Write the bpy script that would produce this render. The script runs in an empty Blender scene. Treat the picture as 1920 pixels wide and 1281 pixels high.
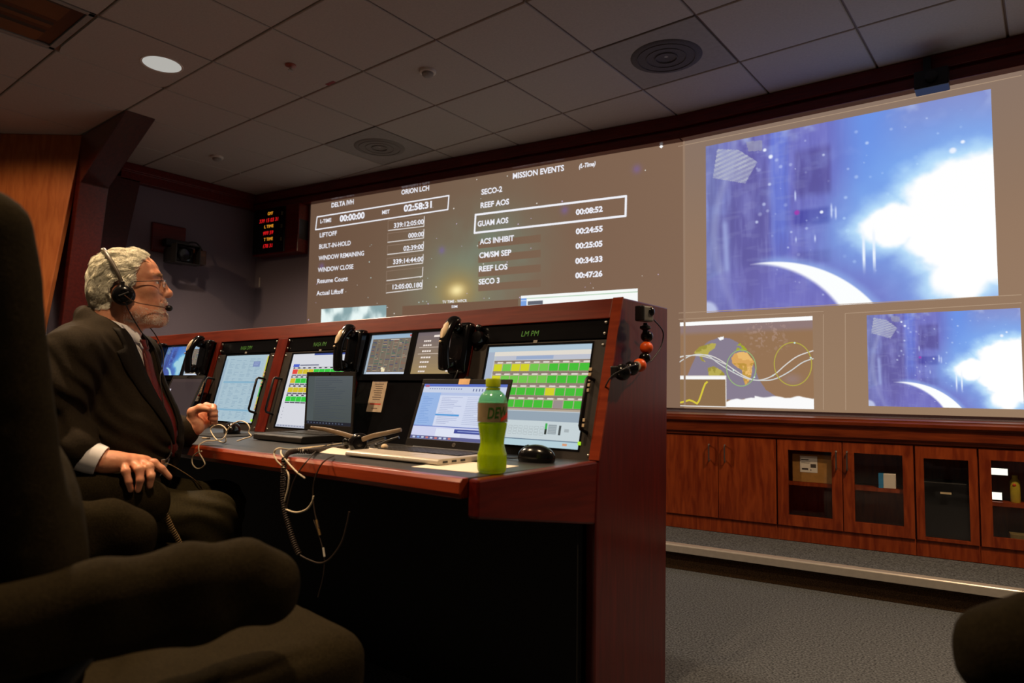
import bpy, bmesh, math, random
import numpy as np
from mathutils import Vector, Matrix

random.seed(7)
RNG = np.random.default_rng(11)
SC = bpy.context.scene
COL = SC.collection

# ------------------------------------------------------------------ camera
CAM_POS = np.array([0.0, 0.0, 0.94])
YAW, PITCH, ROLL, FOC = -0.6715, 0.0719, 0.0147, 1280.0      # focal length in pixels of the 1920 px wide frame = 24 mm
cy_, sy_, cp_, sp_ = math.cos(YAW), math.sin(YAW), math.cos(PITCH), math.sin(PITCH)
FWD = np.array([sy_ * cp_, cy_ * cp_, sp_])
_r = np.array([cy_, -sy_, 0.0])
_u = np.cross(_r, FWD)
RIGHT = math.cos(ROLL) * _r + math.sin(ROLL) * _u
UPV = -math.sin(ROLL) * _r + math.cos(ROLL) * _u
cam_data = bpy.data.cameras.new('camera')
cam_data.sensor_width = 36.0
cam_data.lens = 24.0
cam_data.clip_start = 0.05
cam_data.dof.use_dof = True
cam_data.dof.focus_distance = 2.8
cam_data.dof.aperture_fstop = 3.2
cam = bpy.data.objects.new('camera', cam_data)
COL.objects.link(cam)
cam.matrix_world = Matrix(((RIGHT[0], UPV[0], -FWD[0], CAM_POS[0]), (RIGHT[1], UPV[1], -FWD[1], CAM_POS[1]),
                           (RIGHT[2], UPV[2], -FWD[2], CAM_POS[2]), (0, 0, 0, 1)))
SC.camera = cam

# ------------------------------------------------------------------ view, world, lamps
SC.view_settings.view_transform = 'Standard'
SC.view_settings.look = 'None'
SC.view_settings.exposure = 0.0
SC.view_settings.gamma = 1.0
SC.view_settings.use_curve_mapping = False
SC.cycles.use_denoising = True
SC.cycles.max_bounces = 8
SC.cycles.sample_clamp_indirect = 4.0
SC.cycles.caustics_reflective = False
SC.cycles.caustics_refractive = False
world = bpy.data.worlds.new('dim_room')
SC.world = world
world.use_nodes = True
world.node_tree.nodes['Background'].inputs[0].default_value = (1.0, 0.86, 0.74, 1)
world.node_tree.nodes['Background'].inputs[1].default_value = 0.030

ZC = 2.831                                                   # ceiling height

def downlight_lamp(name, x, y, watt, cone=100, blend=0.6, col=(1.0, 0.70, 0.42), size=0.06, z=ZC - 0.01, aim=None):
    d = bpy.data.lights.new(name, 'SPOT')
    d.energy = watt
    d.spot_size = math.radians(cone)
    d.spot_blend = blend
    d.color = col
    d.shadow_soft_size = size
    o = bpy.data.objects.new(name, d)
    COL.objects.link(o)
    o.location = (x, y, z)
    if aim is not None:
        o.rotation_euler = (Vector(aim) - Vector((x, y, z))).to_track_quat('-Z', 'Y').to_euler()
    return o

downlight_lamp('downlight_lamp', -4.066, 1.757, 220, cone=150, blend=0.4, col=(1.0, 0.80, 0.60))
downlight_lamp('downlight_lamp', -2.45, 0.55, 300)
downlight_lamp('downlight_lamp', -1.00, 0.55, 150)
downlight_lamp('downlight_lamp', 0.15, 2.90, 210, cone=130, col=(1.0, 0.70, 0.42))
downlight_lamp('downlight_lamp', -5.10, 0.90, 80, cone=166, blend=0.3)

# ------------------------------------------------------------------ helpers
def lin(c):
    """sRGB 0..255 -> linear"""
    a = np.asarray(c, float) / 255.0
    return np.where(a <= 0.04045, a / 12.92, ((a + 0.055) / 1.055) ** 2.4)

def ray(px, py):
    return FWD + RIGHT * (px - 960.0) / FOC - UPV * (py - 640.5) / FOC

class Frame:
    """a flat place in the room: origin, x along it, z up it, y into it"""
    def __init__(self, o, x, z):
        self.o = np.array(o, float)
        self.x = np.array(x, float) / np.linalg.norm(x)
        self.z = np.array(z, float) / np.linalg.norm(z)
        self.y = np.cross(self.z, self.x)
    def M(self, x=0, y=0, z=0):
        p = self.o + self.x * x + self.y * y + self.z * z
        return Matrix(((self.x[0], self.y[0], self.z[0], p[0]), (self.x[1], self.y[1], self.z[1], p[1]),
                       (self.x[2], self.y[2], self.z[2], p[2]), (0, 0, 0, 1)))
    def uv(self, px, py, off=0.0):
        d = ray(px, py)
        t = ((self.o + self.y * off - CAM_POS) @ self.y) / (d @ self.y)
        q = CAM_POS + d * t - self.o
        return float(q @ self.x), float(q @ self.z)
    def w(self, x, y, z):
        return self.o + self.x * x + self.y * y + self.z * z

def on_z(px, py, z):
    d = ray(px, py)
    return CAM_POS + d * ((z - CAM_POS[2]) / d[2])

def on_x(px, py, x):
    d = ray(px, py)
    return CAM_POS + d * (x / d[0])

def on_y(px, py, y):
    d = ray(px, py)
    return CAM_POS + d * (y / d[1])

class MB:
    """collects shapes; build() links them as one mesh object"""
    def __init__(self):
        self.v, self.f, self.m = [], [], []
    def add(self, vs, fs, m=0):
        n = len(self.v)
        self.v += [tuple(map(float, p)) for p in vs]
        self.f += [tuple(i + n for i in q) for q in fs]
        self.m += [m] * len(fs)
        return self
    def box(self, x0, x1, y0, y1, z0, z1, m=0, R=None):
        vs = [(x, y, z) for z in (z0, z1) for y in (y0, y1) for x in (x0, x1)]
        if R is not None:
            vs = [tuple(R @ Vector(p)) for p in vs]
        return self.add(vs, [(0, 2, 3, 1), (4, 5, 7, 6), (0, 1, 5, 4), (2, 6, 7, 3), (0, 4, 6, 2), (1, 3, 7, 5)], m)
    def cbox(self, c, s, m=0, R=None):
        M_ = Matrix.Translation(c) @ (R.to_4x4() if R is not None else Matrix.Identity(4))
        return self.box(-s[0] / 2, s[0] / 2, -s[1] / 2, s[1] / 2, -s[2] / 2, s[2] / 2, m, M_)
    def prism(self, pts, axis, lo, hi, m=0):
        """polygon in the two other axes (in xyz order), drawn out along axis"""
        n = len(pts)
        def P(p, t):
            return {'x': (t, p[0], p[1]), 'y': (p[0], t, p[1]), 'z': (p[0], p[1], t)}[axis]
        vs = [P(p, lo) for p in pts] + [P(p, hi) for p in pts]
        fs = [tuple(range(n - 1, -1, -1)), tuple(range(n, 2 * n))]
        fs += [(i, (i + 1) % n, (i + 1) % n + n, i + n) for i in range(n)]
        return self.add(vs, fs, m)
    def tube(self, pts, r, n=8, m=0, closed=False, flat=1.0, upref=None):
        P = [np.array(p, float) for p in pts]
        k = len(P)
        rs = [r] * k if np.isscalar(r) else list(r)
        T = []
        for i in range(k):
            a = P[(i - 1) % k] if closed or i > 0 else P[i]
            b = P[(i + 1) % k] if closed or i < k - 1 else P[i]
            t = b - a
            T.append(t / (np.linalg.norm(t) + 1e-12))
        ref = np.array(upref if upref is not None else ((0, 0, 1) if abs(T[0][2]) < 0.9 else (1, 0, 0)), float)
        N = ref - T[0] * (ref @ T[0])
        N /= np.linalg.norm(N)
        vs = []
        for i in range(k):
            if i:
                N = N - T[i] * (N @ T[i])
                N /= (np.linalg.norm(N) + 1e-12)
            B = np.cross(T[i], N)
            for j in range(n):
                a = 2 * math.pi * j / n
                vs.append(P[i] + rs[i] * (math.cos(a) * N + math.sin(a) * B * flat))
        fs = []
        for i in range(k if closed else k - 1):
            a, b = i * n, ((i + 1) % k) * n
            fs += [(a + j, a + (j + 1) % n, b + (j + 1) % n, b + j) for j in range(n)]
        if not closed:
            fs += [tuple(range(n - 1, -1, -1)), tuple((k - 1) * n + j for j in range(n))]
        return self.add(vs, fs, m)
    def lathe(self, prof, n=32, m=0, M=None, cap=True):
        vs = []
        for r, z in prof:
            for j in range(n):
                a = 2 * math.pi * j / n
                p = Vector((r * math.cos(a), r * math.sin(a), z))
                vs.append(M @ p if M is not None else p)
        fs = []
        for i in range(len(prof) - 1):
            fs += [(i * n + j, i * n + (j + 1) % n, (i + 1) * n + (j + 1) % n, (i + 1) * n + j) for j in range(n)]
        if cap:
            if prof[0][0] > 1e-6: fs.append(tuple(range(n - 1, -1, -1)))
            if prof[-1][0] > 1e-6: fs.append(tuple((len(prof) - 1) * n + j for j in range(n)))
        return self.add(vs, fs, m)
    def ball(self, c, r, n=16, m=0, R=None):
        r = (r, r, r) if np.isscalar(r) else r
        k = n // 2
        prof = [(math.sin(math.pi * i / k), -math.cos(math.pi * i / k)) for i in range(k + 1)]
        prof[0] = (1e-5, -1); prof[-1] = (1e-5, 1)
        M_ = Matrix.Translation(c) @ (R.to_4x4() if R is not None else Matrix.Identity(4)) @ Matrix.Diagonal((*r, 1))
        return self.lathe(prof, n, m, M_)
    def build(self, name, mats, parent=None, bevel=0.0, smooth=None, seg=2, recalc=True, M=None, subd=0):
        me = bpy.data.meshes.new(name)
        me.from_pydata(self.v, [], self.f)
        for mt in (mats if isinstance(mats, (list, tuple)) else [mats]):
            me.materials.append(mt)
        me.polygons.foreach_set('material_index', self.m)
        if recalc:
            bm = bmesh.new(); bm.from_mesh(me)
            bmesh.ops.recalc_face_normals(bm, faces=bm.faces)
            bm.to_mesh(me); bm.free()
        if smooth is not None:
            me.shade_smooth()
            if smooth < 180:
                me.set_sharp_from_angle(angle=math.radians(smooth))
        o = bpy.data.objects.new(name, me)
        COL.objects.link(o)
        if parent is not None:
            o.parent = parent
        if M is not None:
            o.matrix_world = M
        if bevel:
            b = o.modifiers.new('bevel', 'BEVEL')
            b.width = bevel; b.segments = seg; b.limit_method = 'ANGLE'; b.angle_limit = math.radians(40)
            b.harden_normals = False
        if subd:
            s = o.modifiers.new('subd', 'SUBSURF'); s.levels = subd; s.render_levels = subd
        return o

def tag(o, label=None, cat=None, group=None, kind=None):
    for k, v in (('label', label), ('category', cat), ('group', group), ('kind', kind)):
        if v: o[k] = v
    return o

def thing(name, label, cat, M=None, group=None):
    o = bpy.data.objects.new(name, None)
    COL.objects.link(o)
    o.empty_display_size = 0.05
    if M is not None:
        o.matrix_world = M if isinstance(M, Matrix) else Matrix.Translation(M)
    return tag(o, label, cat, group)

def struct(o):
    o['kind'] = 'structure'
    return o

def dup(root, M, label=None, group=None):
    r = root.copy(); COL.objects.link(r); r.matrix_world = M
    if label: r['label'] = label
    if group: r['group'] = group
    for ch in list(root.children):
        c = ch.copy(); COL.objects.link(c); c.parent = r
        for g in list(ch.children):
            e = g.copy(); COL.objects.link(e); e.parent = c
    return r

# ------------------------------------------------------------------ materials
def nodes_of(name):
    m = bpy.data.materials.new(name)
    m.use_nodes = True
    return m, m.node_tree.nodes, m.node_tree.links, m.node_tree.nodes['Principled BSDF']

def mat(name, col, rough=0.5, metal=0.0, var=0.12, scale=40.0, bump=0.0, coat=0.0, spec=0.5, trans=0.0, ior=1.45, alpha=1.0, sheen=0.0, bscale=None):
    """plain surface with a little procedural variation; col is sRGB 0..255"""
    m, n, l, b = nodes_of(name)
    c = lin(col)
    tc = n.new('ShaderNodeTexCoord')
    nz = n.new('ShaderNodeTexNoise'); nz.inputs['Scale'].default_value = scale; nz.inputs['Detail'].default_value = 4
    l.new(tc.outputs['Object'], nz.inputs['Vector'])
    rp = n.new('ShaderNodeValToRGB')
    rp.color_ramp.elements[0].position = 0.3; rp.color_ramp.elements[1].position = 0.7
    rp.color_ramp.elements[0].color = (*(c * (1 - var)), 1); rp.color_ramp.elements[1].color = (*np.minimum(c * (1 + var), 1), 1)
    l.new(nz.outputs['Fac'], rp.inputs['Fac']); l.new(rp.outputs['Color'], b.inputs['Base Color'])
    b.inputs['Roughness'].default_value = rough
    b.inputs['Metallic'].default_value = metal
    b.inputs['Specular IOR Level'].default_value = spec
    b.inputs['Coat Weight'].default_value = coat
    b.inputs['Coat Roughness'].default_value = 0.08
    b.inputs['Transmission Weight'].default_value = trans
    b.inputs['IOR'].default_value = ior
    b.inputs['Alpha'].default_value = alpha
    b.inputs['Sheen Weight'].default_value = sheen
    if bump:
        bp = n.new('ShaderNodeBump'); bp.inputs['Strength'].default_value = bump; bp.inputs['Distance'].default_value = 0.002
        n2 = n.new('ShaderNodeTexNoise'); n2.inputs['Scale'].default_value = bscale or scale * 4; n2.inputs['Detail'].default_value = 3
        l.new(tc.outputs['Object'], n2.inputs['Vector'])
        l.new(n2.outputs['Fac'], bp.inputs['Height']); l.new(bp.outputs['Normal'], b.inputs['Normal'])
    return m

def wood(name, dark, light, stretch=(6, 60, 60), rough=0.36, coat=0.22, spec=0.25):
    m, n, l, b = nodes_of(name)
    tc = n.new('ShaderNodeTexCoord'); mp = n.new('ShaderNodeMapping'); mp.inputs['Scale'].default_value = stretch
    l.new(tc.outputs['Object'], mp.inputs['Vector'])
    nz = n.new('ShaderNodeTexNoise'); nz.inputs['Scale'].default_value = 1.0; nz.inputs['Detail'].default_value = 6; nz.inputs['Distortion'].default_value = 0.6
    l.new(mp.outputs['Vector'], nz.inputs['Vector'])
    rp = n.new('ShaderNodeValToRGB')
    rp.color_ramp.elements[0].position = 0.32; rp.color_ramp.elements[1].position = 0.72
    rp.color_ramp.elements[0].color = (*lin(dark), 1); rp.color_ramp.elements[1].color = (*lin(light), 1)
    l.new(nz.outputs['Fac'], rp.inputs['Fac']); l.new(rp.outputs['Color'], b.inputs['Base Color'])
    b.inputs['Roughness'].default_value = rough
    b.inputs['Specular IOR Level'].default_value = spec
    b.inputs['Coat Weight'].default_value = coat; b.inputs['Coat Roughness'].default_value = 0.16
    return m

def glow(name, col, strength=1.0, sample=False):
    m, n, l, b = nodes_of(name)
    b.inputs['Base Color'].default_value = (0.01, 0.01, 0.01, 1)
    b.inputs['Roughness'].default_value = 0.6
    b.inputs['Emission Color'].default_value = (*lin(col), 1)
    b.inputs['Emission Strength'].default_value = strength
    if not sample: m.cycles.emission_sampling = 'NONE'
    return m

def picture_mat(name, strength=1.0, rough=0.5, spec=0.1, sample=True):
    """a lit screen: shows the colours its mesh carries"""
    m, n, l, b = nodes_of(name)
    at = n.new('ShaderNodeAttribute'); at.attribute_name = 'Col'
    l.new(at.outputs['Color'], b.inputs['Emission Color'])
    b.inputs['Emission Strength'].default_value = strength
    b.inputs['Base Color'].default_value = (0.012, 0.012, 0.012, 1)
    b.inputs['Roughness'].default_value = rough
    b.inputs['Specular IOR Level'].default_value = spec
    if not sample: m.cycles.emission_sampling = 'NONE'
    return m

PIC_WALL = picture_mat('projected_picture')
PIC_LCD = picture_mat('lcd_picture', rough=0.25, spec=0.4)

def picture(name, img, x0, x1, z0, z1, parent, y=-0.001, mt=None, M=None):
    """img: rows from the top, sRGB 0..255; a fine mesh in the local xz plane facing -y"""
    h, w = img.shape[:2]
    xs = np.linspace(x0, x1, w); zs = np.linspace(z1, z0, h)
    V = np.stack([np.tile(xs, h), np.full(w * h, y), np.repeat(zs, w)], 1)
    i = np.arange((h - 1) * w).reshape(h - 1, w)[:, :-1].ravel()
    F = np.stack([i, i + w, i + w + 1, i + 1], 1)
    me = bpy.data.meshes.new(name)
    me.from_pydata(V.tolist(), [], F.tolist())
    a = me.color_attributes.new('Col', 'FLOAT_COLOR', 'POINT')
    a.data.foreach_set('color', np.concatenate([lin(np.clip(img.reshape(-1, 3), 0, 255)), np.ones((w * h, 1))], 1).astype(np.float32).ravel())
    me.materials.append(mt or PIC_WALL)
    o = bpy.data.objects.new(name, me); COL.objects.link(o)
    if parent is not None: o.parent = parent
    if M is not None: o.matrix_world = M
    return o

class Quads:
    """flat coloured patches of a screen layout, each a little in front of the one before"""
    def __init__(self, y=-0.0006, step=0.00001):
        self.v, self.f, self.c, self.y, self.step = [], [], [], y, step
    def quad(self, P, col):
        n = len(self.v)
        self.v += [(p[0], self.y, p[1]) for p in P]
        self.f.append(tuple(range(n, n + len(P)))); self.c += [lin(col)] * len(P)
        self.y -= self.step
        return self
    def rect(self, x0, x1, z0, z1, col):
        return self.quad([(x0, z0), (x1, z0), (x1, z1), (x0, z1)], col)
    def line(self, pts, w, col):
        pts = [np.array(p, float) for p in pts]
        for a, b in zip(pts[:-1], pts[1:]):
            d = b - a; L = np.linalg.norm(d)
            if L < 1e-9: continue
            q = np.array([-d[1], d[0]]) / L * w / 2; e = d / L * w * 0.3
            self.quad([a - q - e, b - q + e, b + q + e, a + q - e], col)
        return self
    def frame(self, x0, x1, z0, z1, w, col):
        return self.line([(x0, z0), (x1, z0), (x1, z1), (x0, z1), (x0, z0)], w, col)
    def build(self, name, parent, mt=None):
        me = bpy.data.meshes.new(name)
        me.from_pydata(self.v, [], self.f)
        a = me.color_attributes.new('Col', 'FLOAT_COLOR', 'CORNER')
        idx = np.concatenate([np.array(q) for q in self.f])
        c = np.array(self.c)[idx]
        a.data.foreach_set('color', np.concatenate([c, np.ones((len(c), 1))], 1).astype(np.float32).ravel())
        me.materials.append(mt or PIC_LCD)
        o = bpy.data.objects.new(name, me); COL.objects.link(o); o.parent = parent
        return o

_tc = {}
def glyphs(s, bold=0.012, shear=0.0):
    key = (s, bold, shear)
    if key not in _tc:
        c = bpy.data.curves.new('lettering', 'FONT'); c.body = s; c.size = 1.0; c.offset = bold; c.shear = shear
        c.resolution_u = 3
        o = bpy.data.objects.new('lettering', c)
        me = bpy.data.meshes.new_from_object(o)
        v = np.array([q.co[:] for q in me.vertices]); f = [tuple(p.vertices) for p in me.polygons]
        bpy.data.objects.remove(o); bpy.data.meshes.remove(me); bpy.data.curves.remove(c)
        _tc[key] = (v, f)
    return _tc[key]

def text(mb, s, x0, x1, z, cap, y=-0.004, m=0, bold=0.012, shear=0.0, slope=0.0, align='fit', facing=-1):
    """lettering in the local xz plane from x0 to x1 (or from x0 at natural width), baseline z, capital height cap"""
    v, f = glyphs(s, bold, shear)
    w = v[:, 0].max() - v[:, 0].min(); k = cap / 0.72
    sx = (x1 - x0) / w if x1 is not None else k * 0.95
    X = x0 + (v[:, 0] - v[:, 0].min()) * sx
    Z = z + v[:, 1] * k + slope * (X - x0)
    mb.add(np.stack([X, np.full(len(X), y), Z], 1), f, m)
    return X.max()

# ------------------------------------------------------------------ soft bodies: rounded shapes blended together, then meshed
class Soft:
    """prims: (op, k, centre, reach, fn); meshed by surface nets on a grid of pitch h"""
    def __init__(self):
        self.p = []
    def _add(self, fn, c, R, op, k):
        self.p.append((op, k, np.array(c, float), R, fn)); return self
    def cap(self, a, b, r1, r2=None, k=0.02, op='u', flat=None):
        a = np.array(a, float); b = np.array(b, float); r2 = r1 if r2 is None else r2
        ba = b - a; L2 = max(ba @ ba, 1e-12)
        def fn(P):
            t = np.clip(((P - a) @ ba) / L2, 0, 1)
            return np.linalg.norm(P - a - t[:, None] * ba, axis=1) - (r1 + (r2 - r1) * t)
        return self._add(fn, (a + b) / 2, math.sqrt(L2) / 2 + max(r1, r2), op, k)
    def chain(self, pts, rs, k=0.02, op='u'):
        for i in range(len(pts) - 1): self.cap(pts[i], pts[i + 1], rs[i], rs[i + 1], k, op)
        return self
    def ell(self, c, r, R=None, k=0.02, op='u'):
        c = np.array(c, float); r = np.array(r, float); Rm = None if R is None else np.array(R.to_3x3())
        def fn(P):
            q = P - c
            if Rm is not None: q = q @ Rm
            k0 = np.linalg.norm(q / r, axis=1); k1 = np.linalg.norm(q / (r * r), axis=1)
            return k0 * (k0 - 1.0) / np.maximum(k1, 1e-9)
        return self._add(fn, c, r.max(), op, k)
    def box(self, c, s, rad, R=None, k=0.02, op='u'):
        c = np.array(c, float); hs = np.array(s, float) / 2 - rad; Rm = None if R is None else np.array(R.to_3x3())
        def fn(P):
            q = P - c
            if Rm is not None: q = q @ Rm
            q = np.abs(q) - hs
            return np.linalg.norm(np.maximum(q, 0), axis=1) + np.minimum(q.max(axis=1), 0) - rad
        return self._add(fn, c, np.linalg.norm(hs) + rad, op, k)
    def plane(self, p, n, k=0.0, op='i'):
        """keep the side the normal points away from"""
        p = np.array(p, float); n = np.array(n, float) / np.linalg.norm(n)
        return self._add(lambda P: (P - p) @ n, p, 1e9, op, k)
    def field(self, P, near=None, reach=1e9):
        d = np.full(len(P), 1.0)
        for op, k, c, R, fn in self.p:
            if near is not None and R < 1e8 and np.linalg.norm(near - c) - R > reach + k: continue
            e = fn(P)
            if op == 'u':
                if k > 0:
                    h = np.maximum(k - np.abs(d - e), 0) / k; d = np.minimum(d, e) - h * h * k * 0.25
                else: d = np.minimum(d, e)
            else:
                if op == 's': e = -e
                if k > 0:
                    h = np.maximum(k - np.abs(d - e), 0) / k; d = np.maximum(d, e) + h * h * k * 0.25
                else: d = np.maximum(d, e)
        return d
    def mesh(self, lo, hi, h, warp=None, blk=20):
        lo = np.array(lo, float); hi = np.array(hi, float)
        n = np.ceil((hi - lo) / h).astype(int) + 1
        D = np.full(n, 1.0, np.float32)
        g = np.arange(blk)
        half = blk * h * 0.5 * math.sqrt(3) + 0.02
        for i in range(0, n[0], blk):
            for j in range(0, n[1], blk):
                for k in range(0, n[2], blk):
                    c = lo + (np.array([i, j, k]) + blk / 2) * h
                    dc = self.field(c[None], c, half + 0.08)[0]
                    s = (min(blk, n[0] - i), min(blk, n[1] - j), min(blk, n[2] - k))
                    if abs(dc) > half + 0.03:
                        D[i:i + s[0], j:j + s[1], k:k + s[2]] = dc; continue
                    I, J, K = np.meshgrid(np.arange(s[0]) + i, np.arange(s[1]) + j, np.arange(s[2]) + k, indexing='ij')
                    P = lo + np.stack([I.ravel(), J.ravel(), K.ravel()], 1) * h
                    v = self.field(P, c, half + 0.05)
                    if warp is not None: v = v + warp(P, v)
                    D[i:i + s[0], j:j + s[1], k:k + s[2]] = v.reshape(s)
        S = D < 0
        n0, n1, n2 = D.shape
        acc = {}
        cells, pos, quads = [], [], []
        strides = np.array([n1 * n2, n2, 1])
        for ax in range(3):
            sl0 = [slice(None)] * 3; sl1 = [slice(None)] * 3
            sl0[ax] = slice(0, -1); sl1[ax] = slice(1, None)
            A = S[tuple(sl0)]; B = S[tuple(sl1)]
            idx = np.argwhere(A != B)
            o1, o2 = (ax + 1) % 3, (ax + 2) % 3
            idx = idx[(idx[:, o1] > 0) & (idx[:, o2] > 0) & (idx[:, o1] < D.shape[o1] - 1) & (idx[:, o2] < D.shape[o2] - 1)]
            if not len(idx): continue
            b_ = idx.copy(); b_[:, ax] += 1
            da = D[tuple(idx.T)]; db = D[tuple(b_.T)]
            t = da / (da - db)
            p = idx.astype(float); p[:, ax] += t
            cc = []
            for u, v in ((-1, -1), (0, -1), (0, 0), (-1, 0)):
                c = idx.copy(); c[:, o1] += u; c[:, o2] += v
                ci = c @ strides; cc.append(ci); cells.append(ci); pos.append(p)
            Q = np.stack(cc, 1)
            flip = ~A[tuple(idx.T)]
            Q[flip] = Q[flip][:, ::-1]
            quads.append(Q)
        cells = np.concatenate(cells); pos = np.concatenate(pos); quads = np.concatenate(quads)
        uq, inv = np.unique(cells, return_inverse=True)
        cnt = np.bincount(inv)
        V = np.stack([np.bincount(inv, pos[:, a]) / cnt for a in range(3)], 1) * h + lo
        F = np.searchsorted(uq, quads)
        return V, F

def soft_object(name, V, F, mt, parent=None, M=None, smooth_iters=2):
    if smooth_iters:
        nb = np.concatenate([F[:, [0, 1]], F[:, [1, 2]], F[:, [2, 3]], F[:, [3, 0]]])
        nb = np.concatenate([nb, nb[:, ::-1]])
        cnt = np.maximum(np.bincount(nb[:, 0], minlength=len(V)), 1)
        for _ in range(smooth_iters):
            for lam in (0.5, -0.52):
                A = np.stack([np.bincount(nb[:, 0], V[nb[:, 1], a], minlength=len(V)) / cnt for a in range(3)], 1)
                V = V + lam * (A - V)
    me = bpy.data.meshes.new(name)
    me.vertices.add(len(V)); me.vertices.foreach_set('co', V.astype(np.float32).ravel())
    me.loops.add(F.size); me.loops.foreach_set('vertex_index', F.astype(np.int32).ravel())
    me.polygons.add(len(F)); me.polygons.foreach_set('loop_start', (np.arange(len(F)) * 4).astype(np.int32))
    me.update(calc_edges=True)
    me.shade_smooth()
    for m_ in (mt if isinstance(mt, (list, tuple)) else [mt]): me.materials.append(m_)
    o = bpy.data.objects.new(name, me); COL.objects.link(o)
    if parent is not None: o.parent = parent
    if M is not None: o.matrix_world = M
    return o

def snoise(P, s, seed=0):
    """smooth 3-D value noise, -1..1"""
    r = np.random.default_rng(seed); T = r.random(4096) * 2 - 1
    q = P * s; i = np.floor(q).astype(np.int64); f = q - i; f = f * f * (3 - 2 * f)
    def H(a, b, c): return T[(a * 73856093 ^ b * 19349663 ^ c * 83492791) & 4095]
    x, y, z = i.T; u, v, w = f.T
    def L(a, b, t): return a + (b - a) * t
    return L(L(L(H(x, y, z), H(x + 1, y, z), u), L(H(x, y + 1, z), H(x + 1, y + 1, z), u), v),
             L(L(H(x, y, z + 1), H(x + 1, y, z + 1), u), L(H(x, y + 1, z + 1), H(x + 1, y + 1, z + 1), u), v), w)

# ------------------------------------------------------------------ shared materials
M_WOOD = wood('cherry_wood', (82, 16, 11), (112, 28, 18), (5, 60, 60))
M_WOODV = wood('cherry_wood_upright', (74, 11, 7), (100, 20, 12), (60, 60, 5), coat=0.45)
M_CAB = wood('cabinet_wood', (116, 42, 17), (164, 74, 32), (40, 40, 6), rough=0.36)
M_EDGE = wood('desk_edge_wood', (124, 44, 20), (146, 58, 28), (5, 60, 60), rough=0.28)
M_LAM = mat('black_laminate', (48, 47, 48), 0.42, var=0.2, scale=300)
M_BLACK = mat('black_plastic', (20, 19, 20), 0.42)
M_BLKG = mat('black_gloss', (14, 13, 15), 0.18)
M_BEZEL = mat('charcoal_bezel', (52, 46, 42), 0.45)
M_DARK = mat('dark_metal', (30, 28, 28), 0.5, metal=0.3)
M_CHROME = mat('brushed_steel', (190, 186, 178), 0.28, metal=1.0, var=0.04)
M_ALU = mat('pale_aluminium', (210, 202, 190), 0.34, metal=0.35, var=0.05)
M_SILVER = mat('silver_plastic', (196, 186, 172), 0.4, metal=0.25, var=0.03)
M_PAPER = mat('white_paper', (236, 226, 210), 0.7, var=0.02)
M_TILE = mat('ceiling_tile', (176, 168, 158), 0.9, var=0.05, scale=90, bump=0.3, bscale=350)
M_TEE = mat('ceiling_tee', (120, 100, 82), 0.6, var=0.05)
M_CARPET = mat('grey_carpet', (98, 101, 104), 0.95, var=0.75, scale=130, bump=0.9, bscale=420, spec=0.1)
M_RISER = mat('brown_riser_carpet', (70, 52, 34), 0.95, var=0.6, scale=220, bump=0.9, bscale=420, spec=0.1)
M_WALL = mat('wall_fabric', (124, 114, 124), 0.9, var=0.16, scale=240, bump=0.4, bscale=500, spec=0.15)
M_FABRIC = mat('chair_fabric', (37, 31, 19), 0.95, var=0.3, scale=260, bump=0.7, bscale=420, spec=0.05)
M_GREYP = mat('grey_panel', (146, 140, 132), 0.75, var=0.06)
M_GRILLE = mat('dark_grille', (78, 73, 73), 0.8, var=0.35, scale=400)
M_WHITEP = mat('white_plastic', (215, 208, 196), 0.5, var=0.04)
M_SCREEN = glow('projected_grey_brown', (150, 122, 98), 1.0, sample=True)

FL = Frame((-1.95, 4.327, 0), (1, 0.153, 0), (0, 0, 1))      # left half of the screen wall
FR = Frame((-1.95, 4.327, 0), (1, 0.045, 0), (0, 0, 1))      # right half
FC = Frame((-1.0, 4.025, 0), (1, 0.125, 0), (0, 0, 1))       # cabinet fronts
TX0, TY0, TS = -4.3987, 0.7001, 0.6096                       # ceiling grid

# ------------------------------------------------------------------ the room
b = MB(); b.box(-7.6, 3.6, -2.4, 5.0, -0.1, 0.0)
struct(b.build('floor', M_CARPET))
# raised strip along the screen wall
def step_y(x): return 3.667 + 0.116 * x
b = MB(); b.prism([(-6.4, step_y(-6.4)), (3.4, step_y(3.4)), (3.4, 4.75), (-6.4, 4.75)], 'z', 0.001, 0.128)
b.m[2:3] = [1] * 1
b.m = [0, 0, 1, 0, 0, 0]
struct(b.build('stage_floor', [M_CARPET, M_RISER]))
FS = Frame((0, step_y(0), 0), (1, 0.116, 0), (0, 0, 1))
b = MB(); b.prism([(-0.022, 0.092), (-0.004, 0.092), (-0.004, 0.126), (0.03, 0.1285), (0.03, 0.134), (-0.016, 0.134), (-0.022, 0.128)], 'x', -6.2, 3.4)
struct(b.build('trim_4', M_ALU, M=FS.M(), bevel=0.002))

b = MB(); b.box(-4.6, 0.0, 0.0, 0.12, -0.05, ZC + 0.05)
struct(b.build('wall_front', M_WALL, M=FL.M()))
b = MB(); b.box(0.0, 5.2, 0.0, 0.12, -0.05, ZC + 0.05)
struct(b.build('wall_front_right', M_WALL, M=FR.M()))
b = MB(); b.box(-6.32, -6.2, 1.5, 3.9, -0.05, ZC + 0.05)
struct(b.build('wall_left', M_WALL))

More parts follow.
